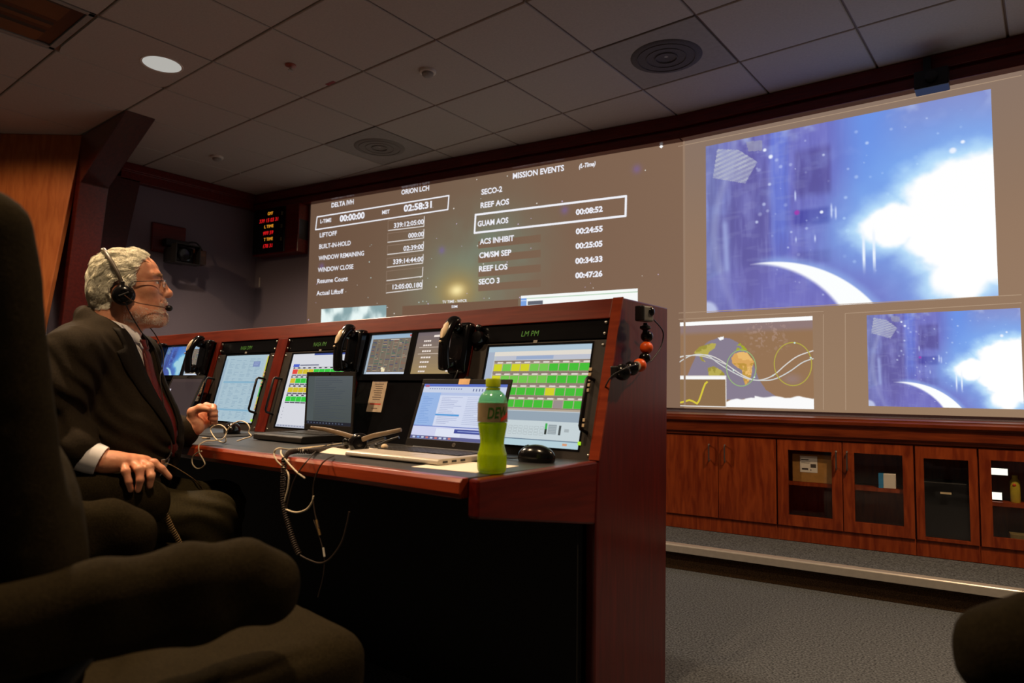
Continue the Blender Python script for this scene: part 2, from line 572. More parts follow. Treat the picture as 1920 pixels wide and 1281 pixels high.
# wooden trim under the ceiling
def trim_profile(d0=0.0):
    return [(-0.002, 2.668), (-0.085, 2.668), (-0.085, 2.728), (-0.062, 2.732), (-0.062, 2.742), (-0.098, 2.746), (-0.098, ZC - 0.002), (-0.002, ZC - 0.002)]
b = MB(); b.prism(trim_profile(), 'x', -4.30, 0.005)
struct(b.build('trim_1', M_WOOD, M=FL.M(), bevel=0.004))
b = MB(); b.prism(trim_profile(), 'x', -0.005, 5.0)
struct(b.build('trim_2', M_WOOD, M=FR.M(), bevel=0.004))
b = MB(); b.prism([(-6.198, 2.68), (-6.12, 2.68), (-6.12, 2.76), (-6.10, 2.765), (-6.10, ZC - 0.002), (-6.198, ZC - 0.002)], 'y', 2.36, 3.58)
struct(b.build('trim_3', M_WOOD, bevel=0.004))

# ceiling: lay-in tiles on tees
LIGHT_XY = (-4.066, 1.757)
b = MB()
b.box(-7.4, 3.4, -1.2, 4.9, ZC + 0.012, ZC + 0.10, 1)
special = {(4, 0), (4, 4), (0, 0), (-1, 0)}
g = 0.0055
for i in range(-3, 7):
    for j in range(-5, 13):
        if (i, j) in special: continue
        x0, y0 = TX0 + j * TS + g, TY0 + i * TS + g
        x1, y1 = x0 + TS - 2 * g, y0 + TS - 2 * g
        e = 0.004
        if x0 < LIGHT_XY[0] < x1 and y0 < LIGHT_XY[1] < y1:
            n = 48; ring, sq = [], []
            for k in range(n):
                a = 2 * math.pi * k / n; c_, s_ = math.cos(a), math.sin(a)
                ring.append((LIGHT_XY[0] + 0.106 * c_, LIGHT_XY[1] + 0.106 * s_))
                t = min(((x1 if c_ > 0 else x0) - LIGHT_XY[0]) / c_ if abs(c_) > 1e-6 else 9, ((y1 if s_ > 0 else y0) - LIGHT_XY[1]) / s_ if abs(s_) > 1e-6 else 9)
                sq.append((LIGHT_XY[0] + t * c_, LIGHT_XY[1] + t * s_))
            vs = [(x, y, ZC) for x, y in ring] + [(x, y, ZC) for x, y in sq] + [(x, y, ZC + 0.02) for x, y in sq]
            fs = [(k, (k + 1) % n, (k + 1) % n + n, k + n) for k in range(n)] + [(k + n, (k + 1) % n + n, (k + 1) % n + 2 * n, k + 2 * n) for k in range(n)]
            b.add(vs, fs, 0)
            continue
        vs = [(x0, y0, ZC + 0.014), (x1, y0, ZC + 0.014), (x1, y1, ZC + 0.014), (x0, y1, ZC + 0.014),
              (x0, y0, ZC + e), (x1, y0, ZC + e), (x1, y1, ZC + e), (x0, y1, ZC + e),
              (x0 + e, y0 + e, ZC), (x1 - e, y0 + e, ZC), (x1 - e, y1 - e, ZC), (x0 + e, y1 - e, ZC)]
        b.add(vs, [(8, 9, 10, 11)] + [(k, (k + 1) % 4, (k + 1) % 4 + 4, k + 4) for k in range(4)] + [(k + 4, (k + 1) % 4 + 4, (k + 1) % 4 + 8, k + 8) for k in range(4)], 0)
# the tee over the can is cut away where the lamp sits, so the slab gets a second, higher layer there
struct(b.build('ceiling', [M_TILE, M_TEE], recalc=False))

# ------------------------------------------------------------------ ceiling fittings
def diffuser(i, j, label, mg):
    x, y = TX0 + (j + 0.5) * TS, TY0 + (i + 0.5) * TS
    t = thing('ceiling_diffuser', label, 'ceiling vent', (x, y, ZC), group='round diffusers in the ceiling')
    h = TS / 2 - 0.008
    b = MB(); b.box(-h, h, -h, h, 0.0, 0.010); b.build('panel', M_GREYP, t, bevel=0.003)
    b = MB()
    b.lathe([(0.001, 0.001), (0.05, -0.004), (0.12, -0.0075), (0.17, -0.007), (0.195, -0.003), (0.2, 0.002)], 48)
    for k in range(3):
        r = 0.06 + 0.05 * k
        b.tube([(r * math.cos(a), r * math.sin(a), -0.008) for a in np.linspace(0, 2 * math.pi, 48, endpoint=False)], 0.003, 5, closed=True)
    b.build('grille', mg, t, smooth=50)
diffuser(4, 0, 'square ceiling panel with round perforated grille, above the mission countdown screen', mat('pale_grille', (122, 116, 108), 0.8, var=0.2, scale=400))
diffuser(4, 4, 'square ceiling panel with large round dark grille, near the projector camera end', M_GRILLE)

t = thing('recessed_downlight', 'round recessed downlight in a ceiling tile, pale lit bowl', 'ceiling light', (LIGHT_XY[0], LIGHT_XY[1], ZC))
b = MB(); b.lathe([(0.104, -0.001), (0.114, -0.003), (0.116, 0.0), (0.105, 0.003)], 48, cap=False)
b.build('trim_ring', M_WHITEP, t, smooth=60)
b = MB(); b.lathe([(0.104, 0.0), (0.101, 0.004), (0.092, 0.0075), (0.07, 0.0095), (0.001, 0.0105)], 48, cap=False)
b.build('reflector', glow('lit_reflector', (176, 174, 168), 1.0), t, smooth=60, recalc=False)

def detector(x, y, r, label):
    t = thing('smoke_detector', label, 'smoke detector', (x, y, ZC), group='smoke detectors on the ceiling')
    b = MB(); b.lathe([(r, 0.0), (r, -0.008), (r * 0.95, -0.014)], 32); b.build('base', M_WHITEP, t, smooth=40)
    b = MB(); b.lathe([(r * 0.7, -0.014), (r * 0.68, -0.026), (r * 0.5, -0.034), (r * 0.2, -0.036)], 32); b.build('sensor_dome', M_GREYP, t, smooth=40)
detector(-2.861, 2.756, 0.05, 'round white smoke detector, alone in a tile high above the bottle')
detector(-5.355, 2.789, 0.05, 'small round smoke detector in a tile near the wall with the camera')

t = thing('sprinkler_head', 'small reddish sprinkler head between the downlight and the red tag', 'sprinkler', (-3.457, 2.22, ZC))
b = MB(); b.lathe([(0.032, 0.0), (0.032, -0.004), (0.02, -0.008), (0.012, -0.012)], 24); b.build('escutcheon', mat('red_brown_metal', (150, 74, 56), 0.4), t, smooth=40)
b = MB(); b.lathe([(0.006, -0.008), (0.006, -0.03), (0.016, -0.032), (0.016, -0.035)], 16); b.build('deflector', M_CHROME, t, smooth=40)

b = MB(); b.box(-0.04, 0.04, -0.012, 0.012, -0.0015, 0.001)
tag(b.build('ceiling_tag', mat('red_tape', (130, 24, 20), 0.6), M=Matrix.Translation((-3.465, 2.509, ZC))), 'small dark red tag stuck on a ceiling grid bar', 'tag')

# big ceiling fitting at the top left: frame, lens panels and dark slots
t = thing('ceiling_troffer', 'rectangular ceiling fitting with dark slots at the upper left', 'ceiling light', (TX0 + TS / 2, TY0 - 0.0 + 0.0001, ZC))
w2, y0, y1 = TS / 2 - 0.008, -TS + 0.008, TS - 0.008
b = MB()
b.box(-w2, w2, y1 - 0.03, y1, 0.0, 0.012); b.box(-w2, w2, y0, y0 + 0.03, 0.0, 0.012)
b.box(-w2, -w2 + 0.03, y0, y1, 0.0, 0.012); b.box(w2 - 0.03, w2, y0, y1, 0.0, 0.012)
b.build('frame', M_GREYP, t, bevel=0.002)
b = MB(); b.box(-w2 + 0.03, w2 - 0.03, y0 + 0.03, y1 - 0.03, 0.009, 0.0118); b.build('backing', M_BLACK, t)
b = MB()
for k, (a0, a1) in enumerate(((-0.27, -0.10), (-0.06, 0.02), (0.06, 0.27))):
    b.prism([(a0, 0.009), (a0 + 0.02, 0.001), (a1 - 0.02, 0.001), (a1, 0.009)], 'y', y0 + 0.03, y1 - 0.10)
b.build('louvre', mat('tan_louvre', (52, 45, 36), 0.35), t)

# ------------------------------------------------------------------ left side: panelled wall, raking fin
M_WARM = wood('warm_wood', (140, 74, 36), (166, 96, 50), (30, 30, 5), rough=0.34)
pa, pb = np.array([-5.723, 1.921]), np.array([-6.60, 1.20])
d = (pb - pa) / np.linalg.norm(pb - pa)
FP = Frame((pa[0], pa[1], 0), (-d[0], -d[1], 0), (0, 0, 1))
b = MB(); b.prism([(0, ZC), (-0.055, 2.45), (-0.23, 1.2), (-0.38, 0.0), (-2.6, 0), (-2.6, ZC)], 'y', 0.0, 0.05)
struct(b.build('panelled_wall', M_WARM, M=FP.M(), bevel=0.006))
# the raking fin: its side in the x,z plane
fin = [(-6.19, ZC - 0.002), (-4.945, ZC - 0.002), (-5.70, 2.46), (-5.93, 1.2), (-6.1, 0.13), (-6.19, 0.13)]
b = MB(); b.prism(fin, 'y', 1.915, 2.115)
struct(b.build('fin_pillar', wood('dark_fin_wood', (56, 13, 9), (78, 21, 13), (5, 60, 60), coat=0.8), bevel=0.006))
fin2 = [(2.13, 2.70), (2.52, 2.70), (2.40, 1.9), (2.26, 0.9), (2.14, 0.13), (2.0, 0.13)]
b = MB(); b.prism(fin2, 'x', -6.199, -6.12)
struct(b.build('trim_5', bpy.data.materials['dark_fin_wood'], bevel=0.006))

# ------------------------------------------------------------------ drawing screen pictures
def vnoise(w, h, cx, cy, seed, octaves=4):
    r = np.random.default_rng(seed)
    out = np.zeros((h, w)); amp = 1.0; tot = 0
    for o in range(octaves):
        gx, gy = int(cx * 2 ** o) + 2, int(cy * 2 ** o) + 2
        G = r.random((gy + 1, gx + 1))
        X = np.linspace(0, gx - 1e-6, w); Y = np.linspace(0, gy - 1e-6, h)
        xi, yi = X.astype(int), Y.astype(int)
        fx = X - xi; fy = Y - yi
        fx = fx * fx * (3 - 2 * fx); fy = fy * fy * (3 - 2 * fy)
        a = G[np.ix_(yi, xi)] * (1 - fx) + G[np.ix_(yi, xi + 1)] * fx
        c = G[np.ix_(yi + 1, xi)] * (1 - fx) + G[np.ix_(yi + 1, xi + 1)] * fx
        out += amp * (a * (1 - fy)[:, None] + c * fy[:, None]); tot += amp; amp *= 0.5
    return out / tot

def blank(w, h, col):
    return np.tile(np.array(col, float), (h, w, 1))

def mixin(img, mask, col):
    m = np.clip(mask, 0, 1)[..., None]
    return img * (1 - m) + np.array(col, float) * m

def sstep(a, b, x):
    t = np.clip((x - a) / (b - a), 0, 1)
    return t * t * (3 - 2 * t)

def uvgrid(w, h):
    return np.meshgrid(np.linspace(0, 1, w), np.linspace(0, 1, h))     # u to the right, v downwards

def inpoly(U, V, pts):
    ins = np.zeros(U.shape, bool); n = len(pts)
    for k in range(n):
        (x0, y0), (x1, y1) = pts[k], pts[(k + 1) % n]
        if y0 == y1: continue
        c = ((y0 > V) != (y1 > V)) & (U < (x1 - x0) * (V - y0) / (y1 - y0) + x0)
        ins ^= c
    return ins.astype(float)

def spacecraft_view(w, h):
    U, V = uvgrid(w, h); X = U * 1.388
    n1 = vnoise(w, h, 4, 3, 1); n2 = vnoise(w, h, 10, 8, 2); n3 = vnoise(w, h, 30, 3, 3); n4 = vnoise(w, h, 24, 18, 5)
    im = blank(w, h, (112, 112, 192))
    im = mixin(im, sstep(0.18, 0.0, U) * 0.8, (118, 124, 176))
    im = mixin(im, sstep(0.6, 0.2, np.abs(U - 0.18) * 3 + np.abs(V - 0.5) * 0.6) * 0.55, (92, 82, 142))
    im = mixin(im, sstep(0.05, 0.02, np.abs(U - 0.30)) * sstep(0.9, 0.5, V) * 0.6, (104, 128, 226))
    im = mixin(im, sstep(0.45, 0.62, U) * sstep(1.0, 0.2, V) * 0.9, (108, 150, 232))
    im = mixin(im, sstep(0.62, 0.8, U) * sstep(0.4, 0.0, V) * (0.4 + 0.6 * n1), (140, 142, 198))
    im = mixin(im, sstep(0.075, 0.055, np.abs(U - 0.425)) * sstep(0.10, 0.16, V) * sstep(0.42, 0.36, V) * 0.7, (86, 78, 146))
    im = mixin(im, sstep(0.08, 0.05, np.abs(U - 0.42)) * sstep(0.06, 0.03, np.abs(V - 0.51)) * 0.7, (62, 58, 150))
    im = mixin(im, sstep(0.08, 0.05, np.abs(U - 0.42)) * sstep(0.05, 0.02, np.abs(V - 0.73)) * 0.5, (88, 84, 158))
    im = mixin(im, sstep(0.5, 0.75, n3) * 0.22 * sstep(0.7, 0.3, U), (150, 156, 226))
    im = mixin(im, sstep(0.55, 0.9, n2) * 0.3, (150, 172, 236))
    n5 = vnoise(w, h, 60, 4, 6, 3); n6 = vnoise(w, h, 14, 40, 9, 2)
    im = mixin(im, sstep(0.52, 0.72, n5) * sstep(0.62, 0.3, U) * 0.18, (164, 170, 226)); im = mixin(im, sstep(0.5, 0.25, n5) * sstep(0.6, 0.3, U) * 0.18, (84, 78, 140))
    im = mixin(im, sstep(0.55, 0.75, n6) * sstep(0.5, 0.4, U) * 0.12, (170, 176, 214))
    im = mixin(im, sstep(0.12, 0.0, V) * sstep(0.5, 0.75, n2) * 0.6, (176, 188, 226))
    # curved hull rim and bright panels at the left
    rim = np.abs(U - (0.10 - 0.085 * np.sin(np.pi * np.clip((V - 0.1) / 0.9, 0, 1))) - 0.02)
    im = mixin(im, sstep(0.03, 0.0, rim) * 0.35, (176, 184, 220))
    im = mixin(im, sstep(0.022, 0.0, np.abs(U - 0.065 - 0.03 * V)) * sstep(0.44, 0.5, V) * sstep(0.84, 0.74, V) * 0.7, (164, 176, 226))
    pan = inpoly(U, V, [(0.05, 0.03), (0.14, 0.06), (0.215, 0.15), (0.165, 0.265), (0.03, 0.20)])
    im = mixin(im, pan * (0.55 + 0.45 * (np.sin(V * 230 + U * 90) > 0) * n4 * 1.6), (176, 180, 200))
    im = mixin(im, inpoly(U, V, [(0.17, 0.02), (0.235, 0.03), (0.235, 0.09), (0.18, 0.08)]) * 0.6, (160, 160, 176))
    # sparks
    r = np.random.default_rng(8)
    for k in range(90):
        u, v, s, a = r.uniform(0.2, 0.98), r.uniform(0.02, 0.95), r.uniform(0.004, 0.016), r.uniform(0.15, 0.7)
        im = mixin(im, sstep(s, s * 0.3, np.hypot(X - u * 1.388, V - v)) * a, (220, 232, 255))
    # white plume
    dist = np.minimum.reduce([np.hypot((X - 1.34) / 1.0, (V - 0.62) / 0.95) - 0.33, np.hypot(X - 0.98, (V - 0.60) / 0.75) - 0.14, np.hypot(X - 1.25, V - 0.86) - 0.13, np.hypot(X - 1.18, V - 0.52) - 0.16])
    dist = dist + (n2 - 0.5) * 0.09 + (n4 - 0.5) * 0.03
    im = mixin(im, sstep(0.40, 0.0, dist) * 0.6, (136, 188, 248))
    im = mixin(im, sstep(0.13, 0.0, dist) * 0.85, (200, 236, 255))
    im = mixin(im, sstep(0.03, -0.02, dist), (255, 255, 255))
    for u in (0.598, 0.632):
        im = mixin(im, sstep(0.007, 0.002, np.abs(U - u)) * sstep(0.6, 0.66, V) * sstep(0.86, 0.76, V) * (0.6 + 0.6 * n4), (236, 244, 255))
    # earth crescent
    o = np.hypot(X - 0.33, V - 1.413) - 0.678; i_ = np.hypot(X - 0.22, V - 1.31) - 0.575
    cr = sstep(0.006, -0.004, o) * sstep(-0.012, 0.012, i_) * (X > 0.25)
    im = mixin(im, sstep(0.05, 0.0, o) * sstep(-0.03, 0.0, o) * sstep(0.25, 0.4, X) * 0.5, (160, 200, 250))
    im = mixin(im, sstep(0.02, 0.0, o) * (X < 1.0) * sstep(0.0, -0.04, i_) * 0.35, (118, 112, 186))
    im = mixin(im, cr, (252, 254, 255))
    im = mixin(im, sstep(0.03, 0.0, np.hypot(X + 0.0, V - 1.0) - 0.05) * 0.7, (214, 224, 246))
    for u, v, s in ((0.245, 0.09, 0.013), (0.268, 0.135, 0.016), (0.455, 0.49, 0.012), (0.885, 0.27, 0.02), (0.915, 0.235, 0.012)):
        im = mixin(im, sstep(s, s * 0.4, np.hypot(X - u * 1.388, V - v)), (236, 242, 255))
    im = mixin(im, sstep(0.018, 0.008, np.hypot(X - 0.365 * 1.388, V - 0.475)) * 0.8, (176, 60, 176))
    for u, v0, v1 in ((0.36, 0.34, 0.42), (0.43, 0.6, 0.66), (0.49, 0.44, 0.54), (0.505, 0.46, 0.55), (0.36, 0.6, 0.65)):
        im = mixin(im, sstep(0.005, 0.001, np.abs(U - u)) * sstep(v0, v0 + 0.03, V) * sstep(v1, v1 - 0.03, V) * 0.8, (214, 226, 255))
    return im

def clouds(w, h, seed=21):
    n = vnoise(w, h, 5, 3, seed, 5)
    return mixin(blank(w, h, (134, 162, 166)), sstep(0.35, 0.68, n), (232, 246, 244))

# ------------------------------------------------------------------ left half of the projection screen
tl = thing('projection_screen', 'left projection screen showing mission countdown lists over a dim nebula', 'projection screen', FL.M(0, -0.002, 0))
x0, _ = FL.uv(587, 372); x0b, _ = FL.uv(575, 610); xl = (x0 + x0b) / 2
z0, z1 = 0.84, 2.70
W_, H_ = 330, 174
U, V = uvgrid(W_, H_); XX = xl + U * (0 - xl); ZZ = z1 - V * (z1 - z0)
im = blank(W_, H_, (106, 82, 65))
im = mixin(im, U * 0.8, (136, 108, 88))
cx, cz = FL.uv(858, 545)
n1 = vnoise(W_, H_, 6, 3, 31); n2 = vnoise(W_, H_, 16, 8, 32)
dd = np.hypot(XX - cx, (ZZ - cz) * 1.0)
im = mixin(im, np.exp(-(dd / 0.55) ** 2) * (0.30 + 0.8 * n1), (122, 128, 108))
gx, gz = FL.uv(920, 480)
im = mixin(im, np.exp(-(np.hypot(XX - gx, (ZZ - gz) * 0.9) / 0.42) ** 2) * n2 * 0.9, (118, 138, 122))
im = mixin(im, np.exp(-(np.hypot(XX - cx, (ZZ - cz) * 1.3) / 0.20) ** 2) * 0.75, (176, 140, 72))
im = mixin(im, np.exp(-(np.hypot(XX - cx, (ZZ - cz) * 1.5) / 0.075) ** 2) * 0.95, (252, 234, 170))
for px, py in ((605, 500), (830, 470), (1195, 318), (640, 600), (1060, 395)):
    a, c_ = FL.uv(px, py); im = mixin(im, np.exp(-(np.hypot(XX - a, ZZ - c_) / 0.03) ** 2) * 0.5, (120, 96, 180))
picture('screen_sheet', im, xl, 0.0, z0, z1, tl, y=-0.010)

q = Quads(y=-0.0115, step=0.000004)
def Lp(px, py): return FL.uv(px, py, -0.012)
def Lrect(x0, y0, x1, y1, col):
    q.quad([Lp(x0, y1 if y1 < 900 else y1), Lp(x1, y1), Lp(x1, y0), Lp(x0, y0)], col)
r = np.random.default_rng(3)
for k in range(170):
    t = r.random(); s = r.uniform(0.003, 0.0075)
    if t < 0.55: px, py = r.uniform(585, 1240), 0; a, c_ = Lp(px, 560); c_ = 1.50 + r.normal(0, 0.10)
    else: a, c_ = r.uniform(xl + 0.02, -0.02), r.uniform(1.0, 2.68)
    if not (xl < a < -0.01 and 0.9 < c_ < 2.69): continue
    c = random.choice(((226, 222, 214), (190, 210, 205), (200, 180, 210)))
    q.quad([(a - s, c_), (a, c_ - s), (a + s, c_), (a, c_ + s)], c)
a, c_ = Lp(1240, 275); q.quad([(a - 0.014, c_), (a, c_ - 0.014), (a + 0.014, c_), (a, c_ + 0.014)], (250, 250, 250))
o = q.build('star_specks', tl, PIC_WALL); o['kind'] = 'stuff'
def flush(name):
    global q
    if q.f: q.build(name, tl, PIC_WALL)
    y_ = q.y; q = Quads(y=y_, step=0.000004)
q = Quads(y=q.y, step=0.000004)
# dim strips behind the event names, boxes, rules
for y in (460, 487, 513, 540):
    p0, p1 = Lp(897, y + 0.0), Lp(1014, y - 7.0)
    q.quad([(p0[0], p0[1] - 0.028), (p1[0], p0[1] - 0.028), (p1[0], p0[1] + 0.030), (p0[0], p0[1] + 0.030)], (122, 97, 78)); flush('text_strip')
WHT = (240, 240, 246)
def Lline(pts, w, col=WHT): q.line([Lp(*p) for p in pts], w, col)
Lline([(589, 378), (865, 329)], 0.012); flush('ruled_line')
Lline([(595, 407), (842, 367), (840, 393), (592, 431), (595, 407)], 0.011); flush('ruled_box')
Lline([(892, 403), (1174, 368), (1173, 405), (890, 437), (892, 403)], 0.016); flush('ruled_box')
for yt, yb in ((413, 431), (437, 453), (460, 476), (484, 500), (508, 525), (532, 548)):
    Lline([(728 - (yt - 413) * 0.03, yb + 1.5), (795 - (yt - 413) * 0.03, yb - 6.5), (796 - (yt - 413) * 0.03, yt - 7.0)], 0.008, (220, 214, 210))
    Lline([(796 - (yt - 413) * 0.03, yt - 7), (728 - (yt - 413) * 0.03, yt + 1.0), (728 - (yt - 413) * 0.03, yb + 1.5)], 0.003, (150, 128, 112)); flush('ruled_box')
# lower windows
p = [Lp(755, 572), Lp(972, 557)]
q.quad([(p[0][0], 0.86), (p[1][0], 0.86), (p[1][0], p[0][1] - 0.01), (p[0][0], p[0][1] - 0.01)], (112, 84, 66))
flush('dim_window')
p0, p1 = Lp(977, 555), Lp(1196, 541)
zt = (p0[1] + p1[1]) / 2
q.rect(p0[0], p1[0], 0.86, zt, (246, 248, 246))
q.rect(p0[0], p0[0] + 0.05, 0.86, zt - 0.02, (120, 160, 224))
for k in range(12): q.rect(p0[0], p0[0] + 0.048, zt - 0.04 - 0.05 * k, zt - 0.036 - 0.05 * k, (230, 240, 250))
q.rect(p0[0] + 0.05, p1[0], zt - 0.028, zt - 0.02, (190, 214, 190))
q.rect(p0[0] + 0.06, p0[0] + 0.19, zt - 0.075, zt - 0.045, (96, 100, 112))
q.rect(p0[0] + 0.56, p0[0] + 0.71, zt - 0.10, zt - 0.065, (104, 96, 96))
for k in range(26): 
    xx = p0[0] + r.uniform(0.1, 0.95); zz = zt - r.uniform(0.1, 0.5)
    q.rect(xx, xx + r.uniform(0.03, 0.1), zz, zz + 0.008, (186, 192, 214))
flush('timeline_window')
p0, p1 = Lp(603, 580), Lp(725, 572)
picture('cloud_picture', clouds(90, 90), p0[0], p1[0], 0.95, (p0[1] + p1[1]) / 2, tl, y=-0.013)

M_PWHITE = glow('projected_white', (238, 238, 246), 1.0)
def Lt(s, x0, y0, x1, y1, cap, bold=0.018, shear=0.0):
    a, c_ = Lp(x0, y0); b_, e = Lp(x1, y1)
    _, top = Lp(x0, y0 - cap)
    mb = MB(); text(mb, s, a, b_, (c_ + e) / 2, top - c_, y=-0.014, bold=bold + 0.010, shear=shear); mb.build('lettering', M_PWHITE, tl, recalc=False)
Lt('DELTA IVH', 622, 389, 663.5, 383, 8.6)
Lt('ORION LCH', 753, 365, 805, 357, 8.8)
Lt('L-TIME', 601, 419, 621.5, 416, 7)
Lt('00:00:00', 637.5, 416, 684, 409, 11.5, 0.03)
Lt('MET', 717, 402, 731, 400, 7)
Lt('02:58:31', 757.5, 397, 810, 389.5, 12, 0.03)
for s, x0, y0, x1, y1, cp in (('LIFTOFF', 600, 445.5, 632, 441, 8.3), ('BUILT-IN-HOLD', 599, 467, 658, 459.5, 8.3), ('WINDOW REMAINING', 598, 489, 683, 478.5, 8.3),
                              ('WINDOW CLOSE', 596.5, 511, 663, 503.5, 8.3), ('Resume Count', 595.5, 532, 652.5, 526, 8.3), ('Actual Liftoff', 594, 554.5, 644.5, 550, 8.3)):
    Lt(s, x0, y0, x1, y1, cp, 0.008)
for s, x0, y0, x1, y1 in (('339:12:05:00', 739, 427.5, 795, 420), ('000:00', 766, 446.5, 795, 443), ('02:39:00', 757, 471, 795, 466), ('339:14:44:00', 737.5, 496, 794.5, 489.5), ('12:05:00.180', 736.5, 543.5, 792, 537.5)):
    Lt(s, x0, y0, x1, y1, 8.8, 0.012)
Lt('MISSION EVENTS', 962, 334, 1058, 322, 10.5)
Lt('(L-Time)', 1086, 315.5, 1117, 311, 8, 0.024, 0.3)
for s, x0, y0, x1, y1 in (('SECO-2', 903, 364.5, 942, 360.5), ('REEF AOS', 901.5, 389.5, 955, 384), ('GUAM AOS', 896, 424.5, 953.5, 418.5), ('ACS INHIBIT', 900, 458, 964, 452),
                          ('CM/SM SEP', 899, 484, 959, 478.5), ('REEF LOS', 898.5, 509.5, 952, 505), ('SECO 3', 898, 533.5, 937, 531)):
    Lt(s, x0, y0, x1, y1, 10.2, 0.020)
for s, x0, y0, x1, y1 in (('00:08:52', 1080, 402.5, 1130.5, 397.5), ('00:24:55', 1080, 439, 1130.5, 434), ('00:25:05', 1079.5, 466.5, 1130, 462), ('00:34:33', 1079, 494.5, 1130, 490.5), ('00:47:26', 1079, 521.5, 1130, 518.5)):
    Lt(s, x0, y0, x1, y1, 10.2, 0.034)
Lt('TV TIME - WPCR', 830, 569.5, 876, 566, 5.2, 0.0)
Lt('SIM', 847, 578, 858, 577.2, 5.2, 0.0)

# ------------------------------------------------------------------ right half
tr = thing('projection_screen', 'right projection screen showing blue spacecraft camera views and a ground track map', 'projection screen', FR.M(0, -0.002, 0))
def Rp(px, py): return FR.uv(px, py, -0.012)
W_, H_ = 120, 60
U, V = uvgrid(W_, H_)
im = blank(W_, H_, (146, 118, 96)); im = mixin(im, sstep(0.5, 0.0, V) * 0.5, (128, 112, 104)); im = mixin(im, sstep(0.5, 1.0, V) * 0.5, (154, 126, 98))
picture('screen_sheet', im, 0.0, 4.0, 0.84, 2.70, tr, y=-0.010)
def quadbox(a, b, c, d):
    P = [Rp(*k) for k in (a, b, c, d)]
    return (P[0][0] + P[3][0]) / 2, (P[1][0] + P[2][0]) / 2, (P[2][1] + P[3][1]) / 2, (P[0][1] + P[1][1]) / 2
bx = quadbox((1323, 276), (1857, 166), (1873, 555), (1326, 587))
picture('camera_picture', spacecraft_view(330, 240), bx[0], bx[1], bx[2], bx[3], tr, y=-0.0125)
sx = quadbox((1626, 592), (1914, 577), (1919, 766), (1628, 763))
picture('camera_picture', spacecraft_view(200, 146), sx[0], sx[1], sx[2], sx[3], tr, y=-0.0125)

# ground track map, drawn in the map's own 0..1 frame (v downwards)
mx = quadbox((1267, 606), (1524, 592), (1526, 766), (1267, 762))
W_, H_ = 230, 150
U, V = uvgrid(W_, H_); n1 = vnoise(W_, H_, 20, 14, 41); n2 = vnoise(W_, H_, 50, 30, 42)
im = blank(W_, H_, (148, 114, 84))
im = mixin(im, sstep(0.18, 0.1, V) * 0.8, (142, 122, 128))
im = mixin(im, (n2 > 0.62) * sstep(0.45, 0.25, V) * sstep(0.5, 0.62, U) * sstep(0.9, 0.75, U) * 0.5, (178, 150, 140))
day = inpoly(U, V, [(0.08, 0.70), (0.12, 0.55), (0.16, 0.42), (0.2, 0.32), (0.26, 0.24), (0.34, 0.20), (0.42, 0.21), (0.48, 0.26), (0.55, 0.38), (0.60, 0.54), (0.63, 0.68), (0.68, 0.80), (0.76, 0.88), (0.39, 0.92), (0.08, 0.92)])
im = mixin(im, day, (134, 124, 142))
im = mixin(im, sstep(0.10, 0.0, np.hypot(U - 0.86, V - 0.68)) * 0.6, (150, 128, 132))
for pts in ([(0.15, 0.36), (0.19, 0.30), (0.24, 0.28), (0.29, 0.26), (0.32, 0.27), (0.31, 0.32), (0.27, 0.36), (0.25, 0.41), (0.21, 0.43), (0.24, 0.48), (0.21, 0.47), (0.185, 0.40), (0.155, 0.395)],
            [(0.255, 0.55), (0.30, 0.53), (0.36, 0.58), (0.385, 0.62), (0.37, 0.68), (0.28, 0.69), (0.26, 0.63)]):
    im = mixin(im, inpoly(U, V, pts) * 0.95, (158, 146, 58)); im = mixin(im, inpoly(U, V, pts) * (n1 > 0.55) * 0.6, (200, 186, 96))
for pts in ([(0.435, 0.44), (0.455, 0.39), (0.50, 0.37), (0.55, 0.38), (0.575, 0.44), (0.60, 0.48), (0.585, 0.55), (0.58, 0.63), (0.56, 0.71), (0.535, 0.75), (0.52, 0.68), (0.51, 0.58), (0.47, 0.54), (0.44, 0.50)],):
    im = mixin(im, inpoly(U, V, pts), (216, 164, 92)); im = mixin(im, inpoly(U, V, pts) * (n1 > 0.5) * 0.6, (240, 196, 120)); im = mixin(im, inpoly(U, V, pts) * (V > 0.5) * (n2 > 0.5) * 0.7, (176, 138, 50))
im = mixin(im, inpoly(U, V, [(0.45, 0.37), (0.46, 0.31), (0.50, 0.27), (0.53, 0.31), (0.55, 0.35), (0.52, 0.37), (0.49, 0.35)]) * (n2 > 0.42), (162, 168, 40))
im = mixin(im, inpoly(U, V, [(0.335, 0.20), (0.38, 0.185), (0.375, 0.22), (0.35, 0.235)]), (250, 250, 250))
edge = 0.895 + 0.02 * np.sin(U * 40) * n1 + 0.05 * sstep(0.5, 0.38, U) - 0.02 * (U > 0.6)
im = mixin(im, sstep(-0.005, 0.008, V - edge) * (U > 0.385), (250, 250, 250))
picture('ground_track_map', im, mx[0], mx[1], mx[2], mx[3], tr, y=-0.0125)
q = Quads(y=-0.0128, step=0.000004)
def mp(u, v): return (mx[0] + u * (mx[1] - mx[0]), mx[3] - v * (mx[3] - mx[2]))
q.rect(*[mp(0, 0)[0], mp(1, 0)[0]], mp(0, 0.045)[1], mp(0, 0.0)[1], (252, 252, 252))
q.rect(mp(0, 0)[0], mp(0.392, 0)[0], mp(0, 1.0)[1], mp(0, 0.645)[1], (138, 108, 76))
q.rect(mp(0, 0)[0], mp(0.392, 0)[0], mp(0, 0.685)[1], mp(0, 0.645)[1], (248, 248, 246))
q.frame(mp(0, 0)[0], mp(0.392, 0)[0], mp(0, 1.0)[1], mp(0, 0.645)[1], 0.006, (226, 220, 214))
